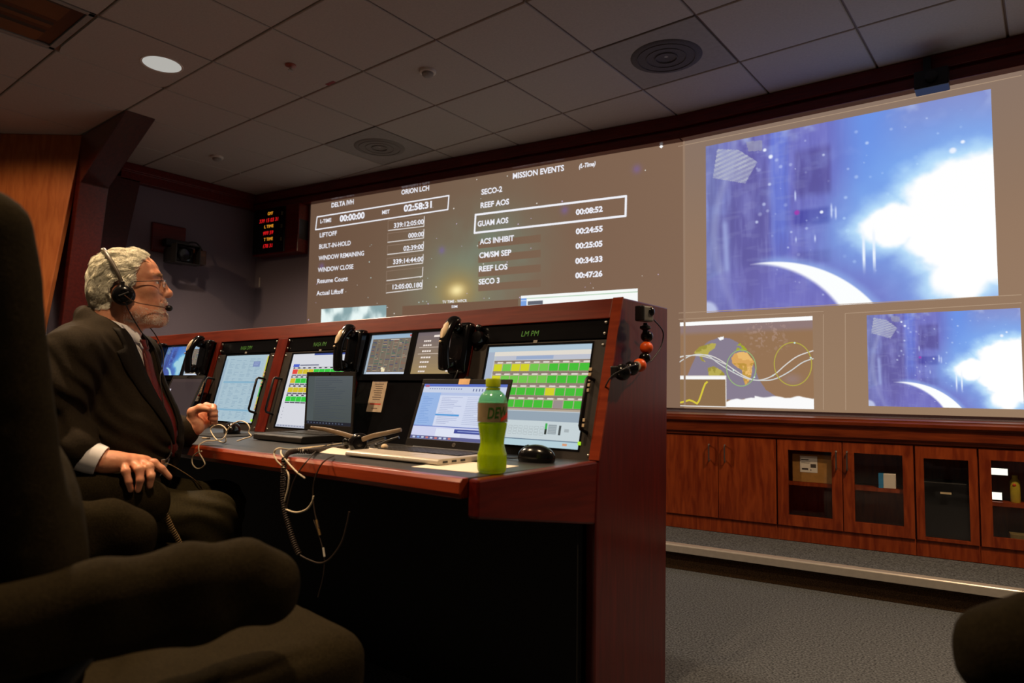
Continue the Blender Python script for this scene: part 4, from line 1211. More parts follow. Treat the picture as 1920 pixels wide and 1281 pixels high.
for x, z, w, h, lab in ((-0.225, 0.575, 0.075, 0.032, 'wider glowing white panel imitating a reflection in the last cabinet glass'), (-0.235, 0.455, 0.042, 0.036, 'smaller glowing white panel imitating a reflection in the last cabinet glass, on the shelf')):
    t = thing('reflection_panel', lab, 'reflection', inst(x, 0.06, z), group='glowing panels imitating reflections in the last cabinet')  # added panels: reflections of the room, built as glowing plates behind the glass
    b = MB(); b.box(-w / 2 - 0.003, w / 2 + 0.003, 0.0, 0.03, -h / 2 - 0.003, h / 2 + 0.003); b.build('housing', M_BLACK, t)
    b = MB(); b.box(-w / 2, w / 2, -0.002, 0.001, -h / 2, h / 2); b.build('glow_face', REFL_W, t)
t = thing('bottle_shaped_reflection', 'yellow bottle-shaped form with an orange spot, imitating a reflection in the last cabinet glass', 'bottle', inst(-0.160, 0.07, 0.4305))  # added form standing in for a yellow reflection in the glass
b = MB(); b.lathe([(0.02, 0), (0.021, 0.01), (0.021, 0.10), (0.012, 0.115), (0.012, 0.13)], 20); b.build('yellow_shape', mat('yellow_reflection', (190, 170, 50), 0.4), t, smooth=40)
b = MB(); b.ball((-0.004, -0.02, 0.085), (0.008, 0.003, 0.008), 10); b.build('spot', mat('orange_red', (220, 80, 40), 0.5), t, smooth=80)
t = thing('box_shaped_reflection', 'olive box-shaped form imitating a reflection at the bottom of the last glass cabinet', 'box', inst(-0.12, 0.08, 0.2265))  # added too: an olive reflection given the shape of a box
b = MB(); b.box(-0.07, 0.07, -0.05, 0.05, 0, 0.055); b.build('olive_shape', mat('olive_reflection', (120, 104, 60), 0.8), t, bevel=0.003)
b = MB(); b.box(-0.06, 0.06, -0.052, -0.0495, 0.018, 0.034); b.build('dark_strip', M_BLACK, t)

# ------------------------------------------------------------------ on the far walls
DG = Frame((-5.85, 3.60, 2.215), (1, 0.153, 0), (0, 0, 1))
t = thing('digital_clock', 'black wall clock unit in a wooden case with red and amber digits', 'clock', DG.M())
b = MB(); b.box(-0.235, 0.385, 0.0, 0.14, -0.012, 0.452); b.build('case', M_WOOD, t, bevel=0.006)
b = MB(); b.box(-0.222, 0.215, -0.010, 0.0, 0.004, 0.44); b.build('face', M_BLKG, t, bevel=0.003)
AMB, REDD = glow('amber_digits', (255, 168, 46), 1.0), glow('red_digits', (248, 30, 34), 1.0)
b = MB()
for s, x0, x1, z in (('GMT', -0.022, 0.05, 0.372), ('L TIME', -0.062, 0.062, 0.248), ('T TIME', -0.062, 0.06, 0.124)): text(b, s, x0, x1, z, 0.030, y=-0.0115, bold=0.0)
b.build('amber_lettering', AMB, t, recalc=False)
b = MB()
for s, x0, x1, z in (('339 15 03 31', -0.135, 0.125, 0.305), ('999 59', -0.075, 0.062, 0.182), ('178 31', -0.068, 0.058, 0.056)): text(b, s, x0, x1, z, 0.036, y=-0.0115, bold=0.0, shear=0.15)
b.build('red_digits', REDD, t, recalc=False)
b = MB()
for z in (0.355, 0.232, 0.108):
    for k in (0, 1): b.box(0.166, 0.184, -0.016, -0.009, z + 0.018 * k, z + 0.012 + 0.018 * k)
b.build('switches', mat('dim_switch', (120, 112, 80), 0.5), t)
t = thing('wall_speaker', 'small black box on the wall between the clock and the left screen', 'speaker', FL.M(-3.70, -0.002, 2.30))
b = MB(); b.box(-0.06, 0.12, -0.12, 0.0, 0.02, 0.22); b.build('cabinet', M_BLACK, t, bevel=0.006)
b = MB(); b.box(-0.02, 0.04, -0.05, 0.0, 0.22, 0.36); b.build('bracket', M_DARK, t, bevel=0.004)
b = MB(); b.box(-4.232, -4.222, -0.008, -0.001, 1.925, 2.02)
tag(b.build('corner_strip', M_WHITEP, M=FL.M()), 'short thin white strip on the dark wall below the clock', 'strip')

CL = Frame((-6.2, 2.86, 2.18), (0, 1, 0), (0, 0, 1))        # on the left wall; x runs along the wall, y into it
t = thing('wall_camera', 'dark video camera on a wooden plate, mounted on the dim left wall', 'camera', CL.M())
b = MB(); b.box(-0.20, 0.10, -0.022, -0.002, -0.06, 0.20); b.build('mounting_plate', M_WOOD, t, bevel=0.01)
b = MB(); b.box(-0.11, 0.10, -0.10, -0.022, 0.00, 0.06); b.tube([(-0.02, -0.06, 0.0), (-0.02, -0.12, -0.05)], 0.03, 12); b.build('mount_arm', M_DARK, t, bevel=0.004)
b = MB(); b.box(-0.13, 0.045, -0.30, -0.09, -0.165, -0.03); b.build('camera_body', M_BLACK, t, bevel=0.02, seg=3)
b = MB()
for x0, x1, z0, z1 in ((-0.15, -0.142, -0.19, -0.02), (0.057, 0.065, -0.19, -0.02), (-0.142, 0.057, -0.19, -0.182), (-0.142, 0.057, -0.028, -0.02)): b.box(x0, x1, -0.38, -0.29, z0, z1)
b.build('lens_hood', M_DARK, t)
b = MB(); b.lathe([(0.06, 0.0), (0.062, 0.03), (0.05, 0.034), (0.048, 0.01), (0.001, 0.006)], 28, M=Matrix.Translation((-0.042, -0.30, -0.10)) @ Matrix.Rotation(math.pi / 2, 4, 'X')); b.build('lens', M_BLKG, t, smooth=40)
b = MB(); b.box(0.09, 0.20, -0.22, -0.12, -0.15, -0.02); b.build('side_screen', wood('camera_side', (70, 40, 20), (92, 54, 28)), t, bevel=0.008)
b = MB(); b.tube(smooth_line([(0.10, -0.05, 0.06), (0.18, -0.06, 0.07), (0.235, -0.07, 0.0), (0.24, -0.08, -0.07), (0.20, -0.10, -0.12)], 24), 0.007, 8); b.build('cable', M_BLACK, t, smooth=60)

# camera hung under the trim at the right screen
px0 = FR.uv(1745, 155, -0.12)
t = thing('screen_camera', 'small black camera box hung under the ceiling trim over the right screen', 'camera', FR.M(px0[0], -0.12, px0[1]))
b = MB(); b.box(-0.072, 0.088, -0.09, 0.02, -0.058, 0.042); b.build('housing', M_BLACK, t, bevel=0.006)
b = MB(); b.box(-0.032, 0.006, -0.02, 0.012, 0.042, 0.14); b.build('mount', M_BLACK, t, bevel=0.003)
b = MB(); b.lathe([(0.03, 0), (0.03, 0.02), (0.022, 0.024), (0.001, 0.02)], 20, M=Matrix.Translation((0.01, -0.09, -0.008)) @ Matrix.Rotation(math.pi / 2, 4, 'X')); b.build('lens', M_BLKG, t, smooth=40)

# ------------------------------------------------------------------ on the desk
ZD = 0.7448
def on_desk(px, py, z=ZD): return on_z(px, py, z)
def frame_at(x, y, ang=0.0, z=ZD):
    a = math.radians(ang)
    return Frame((x, y, z), (math.cos(a), math.sin(a), 0), (0, 0, 1))
M_KEYS = mat('dark_keys', (46, 42, 38), 0.5)

def laptop(fr, w, d, th, lh, tilt, mbase, mlid, draw, label, logo=False, keyed=True, tint=1.0, note=None):
    t = thing('laptop', label, 'laptop', fr.M(), group='laptops on the console desk')
    b = MB(); b.prism([(0, 0.004), (0.002, th * 0.8), (0.01, th), (d, th), (d, 0.002), (0.02, 0.0)], 'x', 0, w)
    base = b.build('base', mbase, t, bevel=0.003)
    b = MB(); b.box(0.018, w - 0.018, d * 0.42, d * 0.92, th - 0.001, th + 0.0006)
    kb = b.build('keyboard', M_BLACK, base)
    b = MB(); kw = (w - 0.044) / 14.0; kd = (d * 0.48) / 6.0
    for r_ in range(6):
        for c_ in range(14): b.box(0.022 + c_ * kw, 0.022 + (c_ + 0.84) * kw, d * 0.43 + r_ * kd, d * 0.43 + (r_ + 0.84) * kd, th + 0.0006, th + 0.0022)
    kk = b.build('keys', M_KEYS, base); kk['kind'] = 'stuff'
    b = MB(); b.box(w * 0.36, w * 0.64, d * 0.06, d * 0.36, th, th + 0.0006); b.build('touchpad', mbase if logo else M_DARK, base)
    if logo:
        b = MB()
        for k in range(3): b.box(w - 0.001, w + 0.001, 0.02 + 0.035 * k, 0.038 + 0.035 * k, th * 0.35, th * 0.65)
        b.build('ports', M_BLACK, base)
    a = math.radians(tilt)
    L = Frame((0, d - 0.006, th + 0.003), (1, 0, 0), (0, math.sin(a), math.cos(a)))
    b = MB()
    bz = 0.012; bb = 0.024
    b.box(0, w, 0, 0.006, 0, bb); b.box(0, w, 0, 0.006, lh - 0.016, lh); b.box(0, bz, 0, 0.006, bb, lh - 0.016); b.box(w - bz, w, 0, 0.006, bb, lh - 0.016); b.box(bz, w - bz, 0.002, 0.006, bb, lh - 0.016)
    lid = b.build('lid', mlid, t, bevel=0.0012)
    lid.matrix_local = L.M()
    q = Quads(y=0.0012, step=0.000006); draw(q, bz, w - bz, bb, lh - 0.016); q.build('screen', lid)
    b = MB(); b.tube([(w * 0.1, d - 0.004, th * 0.8), (w * 0.9, d - 0.004, th * 0.8)], th * 0.42, 10); b.build('hinge', M_DARK, t, smooth=50)
    if logo:
        b = MB(); b.lathe([(0.0065, 0), (0.0065, 0.0008), (0.0001, 0.0009)], 24, M=Matrix.Translation((w / 2 + 0.02, 0.0, bb * 0.5)) @ Matrix.Rotation(math.pi / 2, 4, 'X'))
        lg = b.build('logo_disc', M_CHROME, lid, smooth=40)
        b = MB(); text(b, 'hp', w / 2 + 0.0155, w / 2 + 0.0245, bb * 0.5 - 0.002, 0.0055, y=-0.0012, shear=0.25, bold=0.0); b.build('logo', M_BLACK, lid, recalc=False)
    else:
        b = MB(); b.lathe([(0.004, 0), (0.004, 0.001), (0.0001, 0.001)], 12, M=Matrix.Translation((w / 2, 0.0, lh - 0.008)) @ Matrix.Rotation(math.pi / 2, 4, 'X')); b.build('webcam', M_BLKG, lid)
    if note:
        b = MB(); b.box(note - 0.022, note + 0.022, -0.001, 0.0, lh - 0.018, lh + 0.001); b.build('sticky_note', mat('buff_note', (228, 186, 140), 0.7), lid)
    return t

def ui_mail(q, a, b_, c, d):
    w, h = b_ - a, d - c; rr = random.Random(2)
    R = lambda u0, u1, v0, v1, col: q.rect(a + u0 * w, a + u1 * w, d - v1 * h, d - v0 * h, col)
    R(0, 1, 0, 1, (176, 190, 226)); R(0, 1, 0, 0.05, (84, 108, 190)); R(0, 1, 0.05, 0.16, (196, 206, 228)); R(0.02, 0.07, 0.02, 0.06, (170, 90, 120))
    for k in range(14): R(0.08 + k * 0.03, 0.095 + k * 0.03, 0.08, 0.10, (120, 130, 180)); 
    for k in range(7): R(0.62 + k * 0.035, 0.632 + k * 0.035, 0.085, 0.13, (90, 104, 150))
    R(0.0, 0.24, 0.16, 0.76, (146, 178, 226)); R(0.24, 0.98, 0.19, 0.76, (206, 214, 236)); R(0.24, 0.98, 0.19, 0.21, (176, 192, 226))
    for k in range(16):
        v = 0.24 + k * 0.031
        R(0.27, 0.27 + rr.uniform(0.1, 0.26), v, v + 0.008, (160, 170, 206)); R(0.58, 0.58 + rr.uniform(0.08, 0.36), v, v + 0.008, (168, 178, 210))
        R(0.03, 0.03 + rr.uniform(0.06, 0.16), v, v + 0.008, (110, 150, 212))
    R(0.24, 0.53, 0.545, 0.575, (72, 150, 214)); R(0.0, 0.98, 0.76, 0.775, (96, 118, 190)); R(0, 1, 0.775, 0.94, (204, 208, 236)); R(0.3, 0.6, 0.80, 0.94, (220, 226, 242))
    R(0.52, 0.93, 0.80, 0.87, (58, 72, 150)); R(0.56, 0.82, 0.825, 0.84, (140, 156, 214)); R(0, 1, 0.94, 1, (88, 92, 140))
    for k in range(9): R(0.03 + k * 0.055, 0.062 + k * 0.055, 0.955, 0.985, rr.choice(((206, 196, 190), (120, 160, 220), (200, 120, 110), (190, 200, 220))))
def ui_dim(q, a, b_, c, d):
    w, h = b_ - a, d - c; rr = random.Random(12)
    R = lambda u0, u1, v0, v1, col: q.rect(a + u0 * w, a + u1 * w, d - v1 * h, d - v0 * h, col)
    for k in range(14): R(0, 1, k / 15, (k + 1) / 15, (80 - k, 88 - k, 92 - int(1.3 * k)))
    R(0.0, 0.15, 0, 0.93, (72, 82, 84))
    for k in range(24): R(0.18, 0.18 + rr.uniform(0.3, 0.75), 0.05 + k * 0.036, 0.058 + k * 0.036, (62, 70, 80))
    R(0, 1, 0.93, 1, (24, 28, 40))
    for k in range(12): R(0.03 + k * 0.07, 0.06 + k * 0.07, 0.95, 0.975, (70, 80, 100))
def ui_off(q, a, b_, c, d):
    w, h = b_ - a, d - c
    q.rect(a, b_, c, d, (54, 44, 46)); q.rect(a, b_, d - 0.09 * h, d, (62, 50, 50))
    q.rect(a + 0.04 * w, a + 0.10 * w, c + 0.55 * h, c + 0.72 * h, (196, 190, 200))

M_TP = mat('matte_black_laptop', (30, 27, 26), 0.5)
laptop(frame_at(-1.600, 1.250, 2), 0.360, 0.246, 0.017, 0.222, 20, M_SILVER, mat('black_lid', (24, 22, 22), 0.3), ui_mail, 'open silver laptop with a bright blue and white screen, left of the green bottle', logo=True, note=0.178)
laptop(frame_at(-2.335, 1.402, 0), 0.300, 0.226, 0.026, 0.228, 1, M_TP, M_TP, ui_dim, 'small black laptop with a dim grey screen, in front of the NASA PM monitor')
laptop(frame_at(-3.50, 1.345, 0), 0.320, 0.22, 0.024, 0.236, 22, M_TP, M_TP, ui_off, 'black laptop with a dark screen under the farthest twin screens, beyond the man')

# mice
def mouse(fr, label, cord=None):
    t = thing('computer_mouse', label, 'mouse', fr.M(), group='black mice on the desk')
    S = Soft(); S.ell((0, 0, 0.012), (0.033, 0.056, 0.036), k=0.01); S.plane((0, 0, 0.0005), (0, 0, -1))
    V, F = S.mesh((-0.04, -0.065, -0.004), (0.04, 0.065, 0.055), 0.0025); soft_object('shell', V, F, M_BLKG, t)
    b = MB(); b.lathe([(0.007, -0.003), (0.008, 0), (0.007, 0.003)], 16, M=Matrix.Translation((0, 0.026, 0.0385)) @ Matrix.Rotation(math.pi / 2, 4, 'Y')); b.build('scroll_wheel', M_DARK, t, smooth=40)
    b = MB(); b.box(-0.0015, 0.0015, 0.01, 0.035, 0.036, 0.044); b.build('button_gap', M_BLACK, t)
    if cord:
        b = MB(); b.tube(smooth_line(cord, 30), 0.0018, 6); b.build('cord', M_BLACK, t, smooth=60)
    return t
mouse(frame_at(-1.128, 1.535, 100), 'black mouse on the desk between the green bottle and the console end', [(0, 0.05, 0.008), (0.01, 0.09, 0.004), (0.04, 0.13, 0.003), (0.09, 0.15, 0.003)])
mouse(frame_at(-2.655, 1.50, 60, ZD + 0.003), 'black mouse on a pad, behind the white cable loops near the man’s hand')
b = MB(); b.box(-0.12, 0.12, -0.10, 0.10, 0, 0.0028); tag(b.build('mouse_pad', mat('black_pad', (26, 25, 27), 0.85), M=frame_at(-2.62, 1.46, 0, ZD).M(), bevel=0.001), 'thin black mouse pad near the man’s raised hand', 'mouse pad')
# papers
for fr, w, h, lab in ((frame_at(-1.86, 1.262, 3), 0.28, 0.216, 'white sheet of paper under the headset and the coiled cord'), (frame_at(-1.275, 1.205, 6), 0.20, 0.19, 'white paper sticking out between the silver laptop and the green bottle')):
    b = MB(); b.box(0, w, 0, h, 0, 0.0008); tag(b.build('paper_sheet', M_PAPER, M=fr.M()), lab, 'paper', 'papers on the desk')
# metal cup and small blue carton by the far laptop
p = on_desk(342, 790); p = (-3.12, 1.36)
t = thing('metal_cup', 'small shiny metal cup beside the man’s cuff, in front of the far laptop', 'cup', frame_at(p[0], p[1]).M())
b = MB(); b.lathe([(0.026, 0), (0.030, 0.004), (0.034, 0.085), (0.036, 0.09), (0.032, 0.09), (0.028, 0.01)], 28); b.build('cup_body', M_CHROME, t, smooth=40)
t = thing('small_carton', 'pale blue carton standing behind the man’s raised hand', 'box', frame_at(-3.02, 1.40).M())
b = MB(); b.box(-0.03, 0.03, -0.02, 0.02, 0, 0.10); b.build('carton_body', mat('pale_blue_card', (140, 178, 214), 0.6), t, bevel=0.002)
b = MB(); b.box(-0.022, 0.022, -0.021, -0.0198, 0.03, 0.07); b.build('carton_print', mat('navy_print', (50, 70, 120), 0.6), t)

# bottle
def pet(name, col, tr, rough=0.08, alpha=1.0):
    m, n, l, b = nodes_of(name)
    b.inputs['Base Color'].default_value = (*lin(col), 1); b.inputs['Roughness'].default_value = rough
    tl_ = n.new('ShaderNodeBsdfTranslucent'); tl_.inputs[0].default_value = (*lin(col), 1)
    tp = n.new('ShaderNodeBsdfTransparent'); tp.inputs[0].default_value = (*np.minimum(lin(col) * 1.1 + 0.1, 1), 1)
    m1 = n.new('ShaderNodeMixShader'); m1.inputs[0].default_value = 0.5
    m2 = n.new('ShaderNodeMixShader'); m2.inputs[0].default_value = tr
    l.new(b.outputs[0], m1.inputs[1]); l.new(tl_.outputs[0], m1.inputs[2]); l.new(m1.outputs[0], m2.inputs[1]); l.new(tp.outputs[0], m2.inputs[2])
    gl = n.new('ShaderNodeBsdfGlossy'); gl.inputs['Roughness'].default_value = 0.07; m3 = n.new('ShaderNodeMixShader'); m3.inputs[0].default_value = 0.07
    l.new(m2.outputs[0], m3.inputs[1]); l.new(gl.outputs[0], m3.inputs[2]); l.new(m3.outputs[0], n['Material Output'].inputs[0])
    return m
t = thing('soda_bottle', 'plastic bottle of bright green soda with a green cap, at the desk corner', 'bottle', frame_at(-1.053, 1.255).M())
prof = [(0.018, 0.0), (0.027, 0.001), (0.0315, 0.008), (0.0325, 0.02), (0.0325, 0.042), (0.030, 0.052), (0.0265, 0.070), (0.0285, 0.090), (0.0315, 0.108), (0.0322, 0.120), (0.0322, 0.162), (0.0315, 0.168), (0.029, 0.178), (0.024, 0.187), (0.0165, 0.194), (0.0125, 0.199), (0.0125, 0.206)]
P = smooth_line([(r * 1.1, 0, z) for r, z in prof], 60); P = [(p[0], p[2]) for p in P]
b = MB(); b.lathe([p for p in P if p[1] > 0.1195], 40, cap=False); b.build('bottle_shoulder', pet('green_tinted_plastic', (150, 222, 176), 0.45), t, smooth=60)
b = MB(); b.lathe([(max(p[0] - 0.0006, 1e-4), p[1]) for p in P if p[1] < 0.1215] + [(0.001, 0.1215)], 40); b.build('soda', pet('green_soda', (190, 214, 8), 0.14), t, smooth=60)
b = MB(); b.lathe([(0.0165, 0.203), (0.0178, 0.204), (0.0178, 0.221), (0.0165, 0.2235), (0.001, 0.2235)] , 40); b.lathe([(0.0165, 0.196), (0.0172, 0.1965), (0.0172, 0.2015), (0.0165, 0.202)], 40, cap=False)
b.build('cap', mat('lime_cap', (176, 196, 12), 0.4), t, smooth=40)
rl = 0.0361; b = MB(); b.lathe([(rl, 0.1205), (rl, 0.1655)], 48, cap=False); lab = b.build('label', mat('silver_label', (158, 140, 104), 0.35, metal=0.3), t, smooth=60)
def wrap(s, ang0, ang1, z, cap, col, shear=0.2, tilt=0.0, bold=0.02):
    mb = MB(); text(mb, s, 0, (ang1 - ang0), z, cap, y=0, shear=shear, bold=bold)
    vs = []
    for x, y, zz in mb.v:
        a = ang0 + x; vs.append(((rl + 0.0004) * math.cos(a), (rl + 0.0004) * math.sin(a), zz + tilt * x))
    mb.v = vs; return mb.build('label_print', col, lab, recalc=False)
A0 = math.atan2(-1.255, 1.053)                                # the side of the bottle toward the room
wrap('DEW', A0 - 0.35, A0 + 1.15, 0.129, 0.026, mat('dark_green_ink', (44, 96, 24), 0.5), tilt=0.003)
b = MB(); vs = []
for k in range(9):
    a = A0 + 0.55 + 0.09 * k; vs += [((rl + 0.0006) * math.cos(a), (rl + 0.0006) * math.sin(a), 0.1225 + 0.0012 * k), ((rl + 0.0006) * math.cos(a), (rl + 0.0006) * math.sin(a), 0.127 + 0.0022 * k + 0.004 * (k % 2))]
b.add(vs, [(2 * k, 2 * k + 2, 2 * k + 3, 2 * k + 1) for k in range(8)]); b.build('red_flash', mat('red_print', (226, 60, 34), 0.5), lab)

# cords
def coil(path, R, turns, r, n=8):
    P = smooth_line(path, 400); P = [np.array(p) for p in P]
    L = [0.0]
    for a, c in zip(P[:-1], P[1:]): L.append(L[-1] + np.linalg.norm(c - a))
    out = []; N = np.array([0.3, 0.5, 0.8])
    m = turns * n
    for k in range(m + 1):
        s = L[-1] * k / m; i = min(np.searchsorted(L, s), len(P) - 1); i0 = max(i - 1, 0)
        T = P[min(i0 + 4, len(P) - 1)] - P[max(i0 - 4, 0)]; T = T / np.linalg.norm(T)
        N = N - T * (N @ T); N /= np.linalg.norm(N); B = np.cross(T, N)
        a = 2 * math.pi * k / n
        out.append(P[i0] + R * (math.cos(a) * N + math.sin(a) * B))
    mb = MB(); mb.tube(out, r, 6); return mb
def cordset(name, label, pts, r, mt, cat='cable', group=None, n=70):
    mb = MB(); mb.tube(smooth_line(pts, n), r, 7)
    return tag(mb.build(name, mt, smooth=80), label, cat, group)
YH = 1.1
def H(px, py, y=YH): return tuple(on_y(px, py, y))
def D_(px, py, z=0.752): return tuple(on_z(px, py, z))
M_CORD = mat('dark_cord', (52, 40, 32), 0.5)
M_CORDW = mat('cream_cord', (222, 206, 176), 0.5)

# headset lying on the desk with its coiled cord
hy = 1.40
t = thing('desk_headset', 'black headset lying on the desk between the two laptops, with a thick coiled cord', 'headset', (0, 0, 0))
def Q(px, py, y=hy): return np.array(on_y(px, py, y))
c0 = Q(674, 832); ax = Vector(-ray(674, 832)); ax.normalize()
rot = ax.to_track_quat('Z', 'Y').to_matrix()
b = MB(); b.lathe([(0.030, -0.022), (0.034, -0.012), (0.033, 0.0), (0.027, 0.008), (0.020, 0.010), (0.018, 0.006), (0.012, 0.006), (0.010, 0.012), (0.001, 0.013)], 32, M=Matrix.Translation(c0) @ rot.to_4x4()); b.build('ear_cup', M_BLKG, t, smooth=40)
c1 = Q(664, 838, hy + 0.05)
b = MB(); b.lathe([(0.034, -0.02), (0.036, 0.0), (0.026, 0.012), (0.001, 0.013)], 28, M=Matrix.Translation(c1) @ rot.to_4x4()); b.build('ear_cup', M_BLACK, t, smooth=40)
b = MB(); b.tube([Q(583, 802), Q(612, 806), Q(640, 813), Q(668, 821)], [0.006, 0.0075, 0.008, 0.0075], 10, flat=0.6); b.build('headband', mat('taupe_band', (110, 92, 72), 0.4), t, smooth=60)
b = MB(); b.tube([Q(680, 824), Q(700, 817), Q(725, 812), Q(752, 806)], [0.008, 0.0075, 0.007, 0.006], 10, flat=0.6); b.build('headband', bpy.data.materials['taupe_band'], t, smooth=60)
b = MB(); b.tube([Q(690, 832), Q(706, 827), Q(722, 822)], 0.005, 8); b.build('microphone_boom', M_BLACK, t, smooth=60)
b = MB(); b.ball(Q(650, 828), 0.013, 14); b.build('microphone', M_BLKG, t, smooth=60)
b = MB(); b.ball(Q(706, 836, hy - 0.02), 0.009, 12); b.tube([Q(704, 838, hy - 0.02), Q(724, 828, hy - 0.02), Q(748, 820, hy)], 0.0045, 8); b.build('side_arm', M_BLACK, t, smooth=60)
b = MB(); b.ball(Q(721, 838, hy - 0.03), (0.011, 0.011, 0.009), 12); b.build('clip', M_CREAM, t, smooth=60)
cp = [Q(650, 838), Q(620, 842), D_(585, 846, 0.755), D_(555, 846, 0.757), H(540, 850, 1.13), H(533, 862), H(532, 885), H(531, 915), H(531, 935), H(534, 958), H(541, 985), H(552, 1020), H(561, 1040)]
coil(cp, 0.0062, 120, 0.0020).build('coiled_cord', M_CORD, t, smooth=80)
cordset('black_cable', 'thin black cord hanging from the desk edge in a long low loop', [D_(625, 830), D_(598, 842), H(578, 862), H(560, 885), H(548, 910), H(540, 940), H(536, 960)], 0.0019, M_CORD, group='cords hanging from the desk edge')
cordset('black_cable', 'thin black cord hanging below the silver laptop, ending in a small pale plug', [D_(626, 855), H(612, 862), H(600, 875), H(590, 900), H(587, 920), H(588, 945), H(592, 970), H(598, 990)], 0.0019, M_CORD, group='cords hanging from the desk edge')
t = bpy.data.objects['black_cable.001']
b = MB(); b.tube([H(593, 975), H(600, 1004)], 0.0032, 8); b.build('plug', mat('brass_plug', (150, 120, 76), 0.35, metal=0.6), t, smooth=50)
cordset('black_cable', 'dark cord swinging in the kneehole in a wide U, below the silver laptop', [H(561, 1040), H(575, 1048), H(600, 1056), H(620, 1046), H(640, 1018), H(650, 985), H(655, 960)], 0.0022, M_CORD, group='cords hanging from the desk edge')
t = thing('thin_plug_cable', 'faint thin cable with a white sleeve, hanging lowest under the silver laptop', 'cable', (0, 0, 0))
b = MB(); b.tube(smooth_line([H(588, 975), H(600, 1010), H(608, 1045), H(606, 1080), H(596, 1120)], 30), 0.0012, 6); b.build('wire', M_CORD, t, smooth=80)
b = MB(); b.tube([H(606, 1027), H(608.5, 1044)], 0.0026, 8); b.build('sleeve', M_WHITEP, t, smooth=50)
t = thing('white_cable', 'cream cable looped over the desk edge beside the coiled headset cord', 'cable', (0, 0, 0))
b = MB(); b.tube(smooth_line([D_(640, 832), D_(610, 836, 0.751), D_(580, 839, 0.751), D_(545, 843, 0.752), H(522, 841, 1.112), H(514, 850), H(519, 864), H(531, 876, 1.106), H(541, 890), H(540, 915), H(535, 935), H(532, 950), H(540, 957), H(557, 961), H(575, 955), H(585, 942), H(588, 930)], 110), 0.0024, 8); b.build('wire', M_CORDW, t, smooth=80)
b = MB(); b.tube(smooth_line([H(527, 845, 1.115), H(528, 853), H(540, 868), H(555, 884), H(572, 897)], 40), 0.0024, 8); b.build('short_end', M_CORDW, t, smooth=80)

# white earphone cable by the man's hand
def Z(px, py, y=1.24):
    q_ = on_y(330 + px / 9.853, 730 + py / 9.853, y); q_[2] = max(q_[2], 0.7475); return tuple(q_)
pts = [Z(1130, 960), Z(1260, 915), Z(1390, 868), Z(1345, 800), Z(1362, 720), Z(1310, 630), Z(1190, 588), Z(1060, 640), Z(960, 740), Z(912, 850), Z(922, 960), Z(870, 1000), Z(770, 945, 1.25), Z(690, 860, 1.25), Z(640, 750, 1.25), Z(690, 685, 1.25), Z(790, 655, 1.25), Z(880, 690, 1.25), Z(936, 770, 1.25), Z(905, 870, 1.23), Z(830, 930, 1.2), Z(700, 950, 1.17), Z(560, 958, 1.14), Z(450, 1010, 1.116), H(372.5, 838), H(374, 850), H(381, 862), H(384, 871), H(377, 878), H(368, 878), H(361, 870), H(361, 858), H(370, 849), H(378, 846)]
t = thing('white_earphone_cable', 'cream cable in loose loops at the desk edge beside the man’s raised hand', 'cable', (0, 0, 0))
b = MB(); b.tube(smooth_line(pts, 200), 0.0021, 7); b.build('wire', M_CORDW, t, smooth=80)
b = MB(); b.tube([Z(490, 905, 1.2), Z(620, 908, 1.2)], 0.003, 8); b.build('plug', M_CREAM, t, smooth=50)

# action camera on a bendy clamp, fixed to the console end
xc = -0.955
def E_(px, py, x=xc): return np.array(on_x(px, py, x))
t = thing('action_camera', 'small silver action camera on a black and orange bendy arm at the console end', 'camera', (0, 0, 0))
ab = [(1170, 694), (1188, 687), (1199, 682), (1206, 668), (1211, 654), (1212, 636), (1212, 625)]
R0 = Matrix.Rotation(math.radians(-14), 4, 'Z')
c = E_(1208, 589)
b = MB(); b.cbox(c, (0.030, 0.052, 0.046), R=R0); b.build('body', mat('silver_camera', (150, 150, 146), 0.35, metal=0.5), t, bevel=0.005, seg=3)
b = MB(); b.cbox(c + np.array([0, -0.028, 0]), (0.032, 0.010, 0.045), R=R0); b.build('back_door', M_BLACK, t, bevel=0.003)
b = MB(); b.ball(c + np.array([0.016, 0.014, 0.008]), (0.010, 0.014, 0.014), 16); b.build('lens', M_BLKG, t, smooth=60)
b = MB(); b.ball(c + np.array([0.017, 0.012, 0.018]), 0.0045, 10); b.build('record_button', M_CREAM, t, smooth=60)
b = MB(); b.lathe([(0.006, 0.018), (0.007, 0.012), (0.016, 0.008), (0.017, 0.002), (0.008, -0.004), (0.009, -0.012)], 20, M=Matrix.Translation(E_(1210, 617))); b.build('mount_plate', M_BLACK, t, smooth=40)
M_ORG = mat('orange_joint', (238, 92, 24), 0.4)
for k, (px, py, r_, m_) in enumerate(((1213, 631, 0.0135, M_BLKG), (1212, 652, 0.0145, M_ORG), (1209, 671, 0.0125, M_BLKG), (1199, 685, 0.0150, M_ORG), (1184, 691, 0.0145, M_BLKG), (1167, 698, 0.0165, M_BLKG))):
    b = MB(); q_ = E_(px, py, -0.955 if k < 4 else (-0.965 if k == 4 else -0.975)); r_ *= 1.38 if k < 4 else 1.55; b.ball(q_, (r_, r_, r_ * 0.95), 20); b.build('arm_joint', m_, t, smooth=80)
b = MB(); q0 = E_(1191, 689, -0.955)
b.tube([q0 + 0.016 * (math.cos(a) * np.array([0.2, 0.3, 0.93]) + math.sin(a) * np.array([0.95, -0.1, -0.17])) for a in np.linspace(0, 6.283, 24, endpoint=False)], 0.003, 8, closed=True); b.build('cable_tie', M_GREYP, t, smooth=60)
b = MB(); b.cbox(E_(1158, 697, -0.988), (0.022, 0.05, 0.032)); b.build('clamp', M_BLACK, t, bevel=0.004)
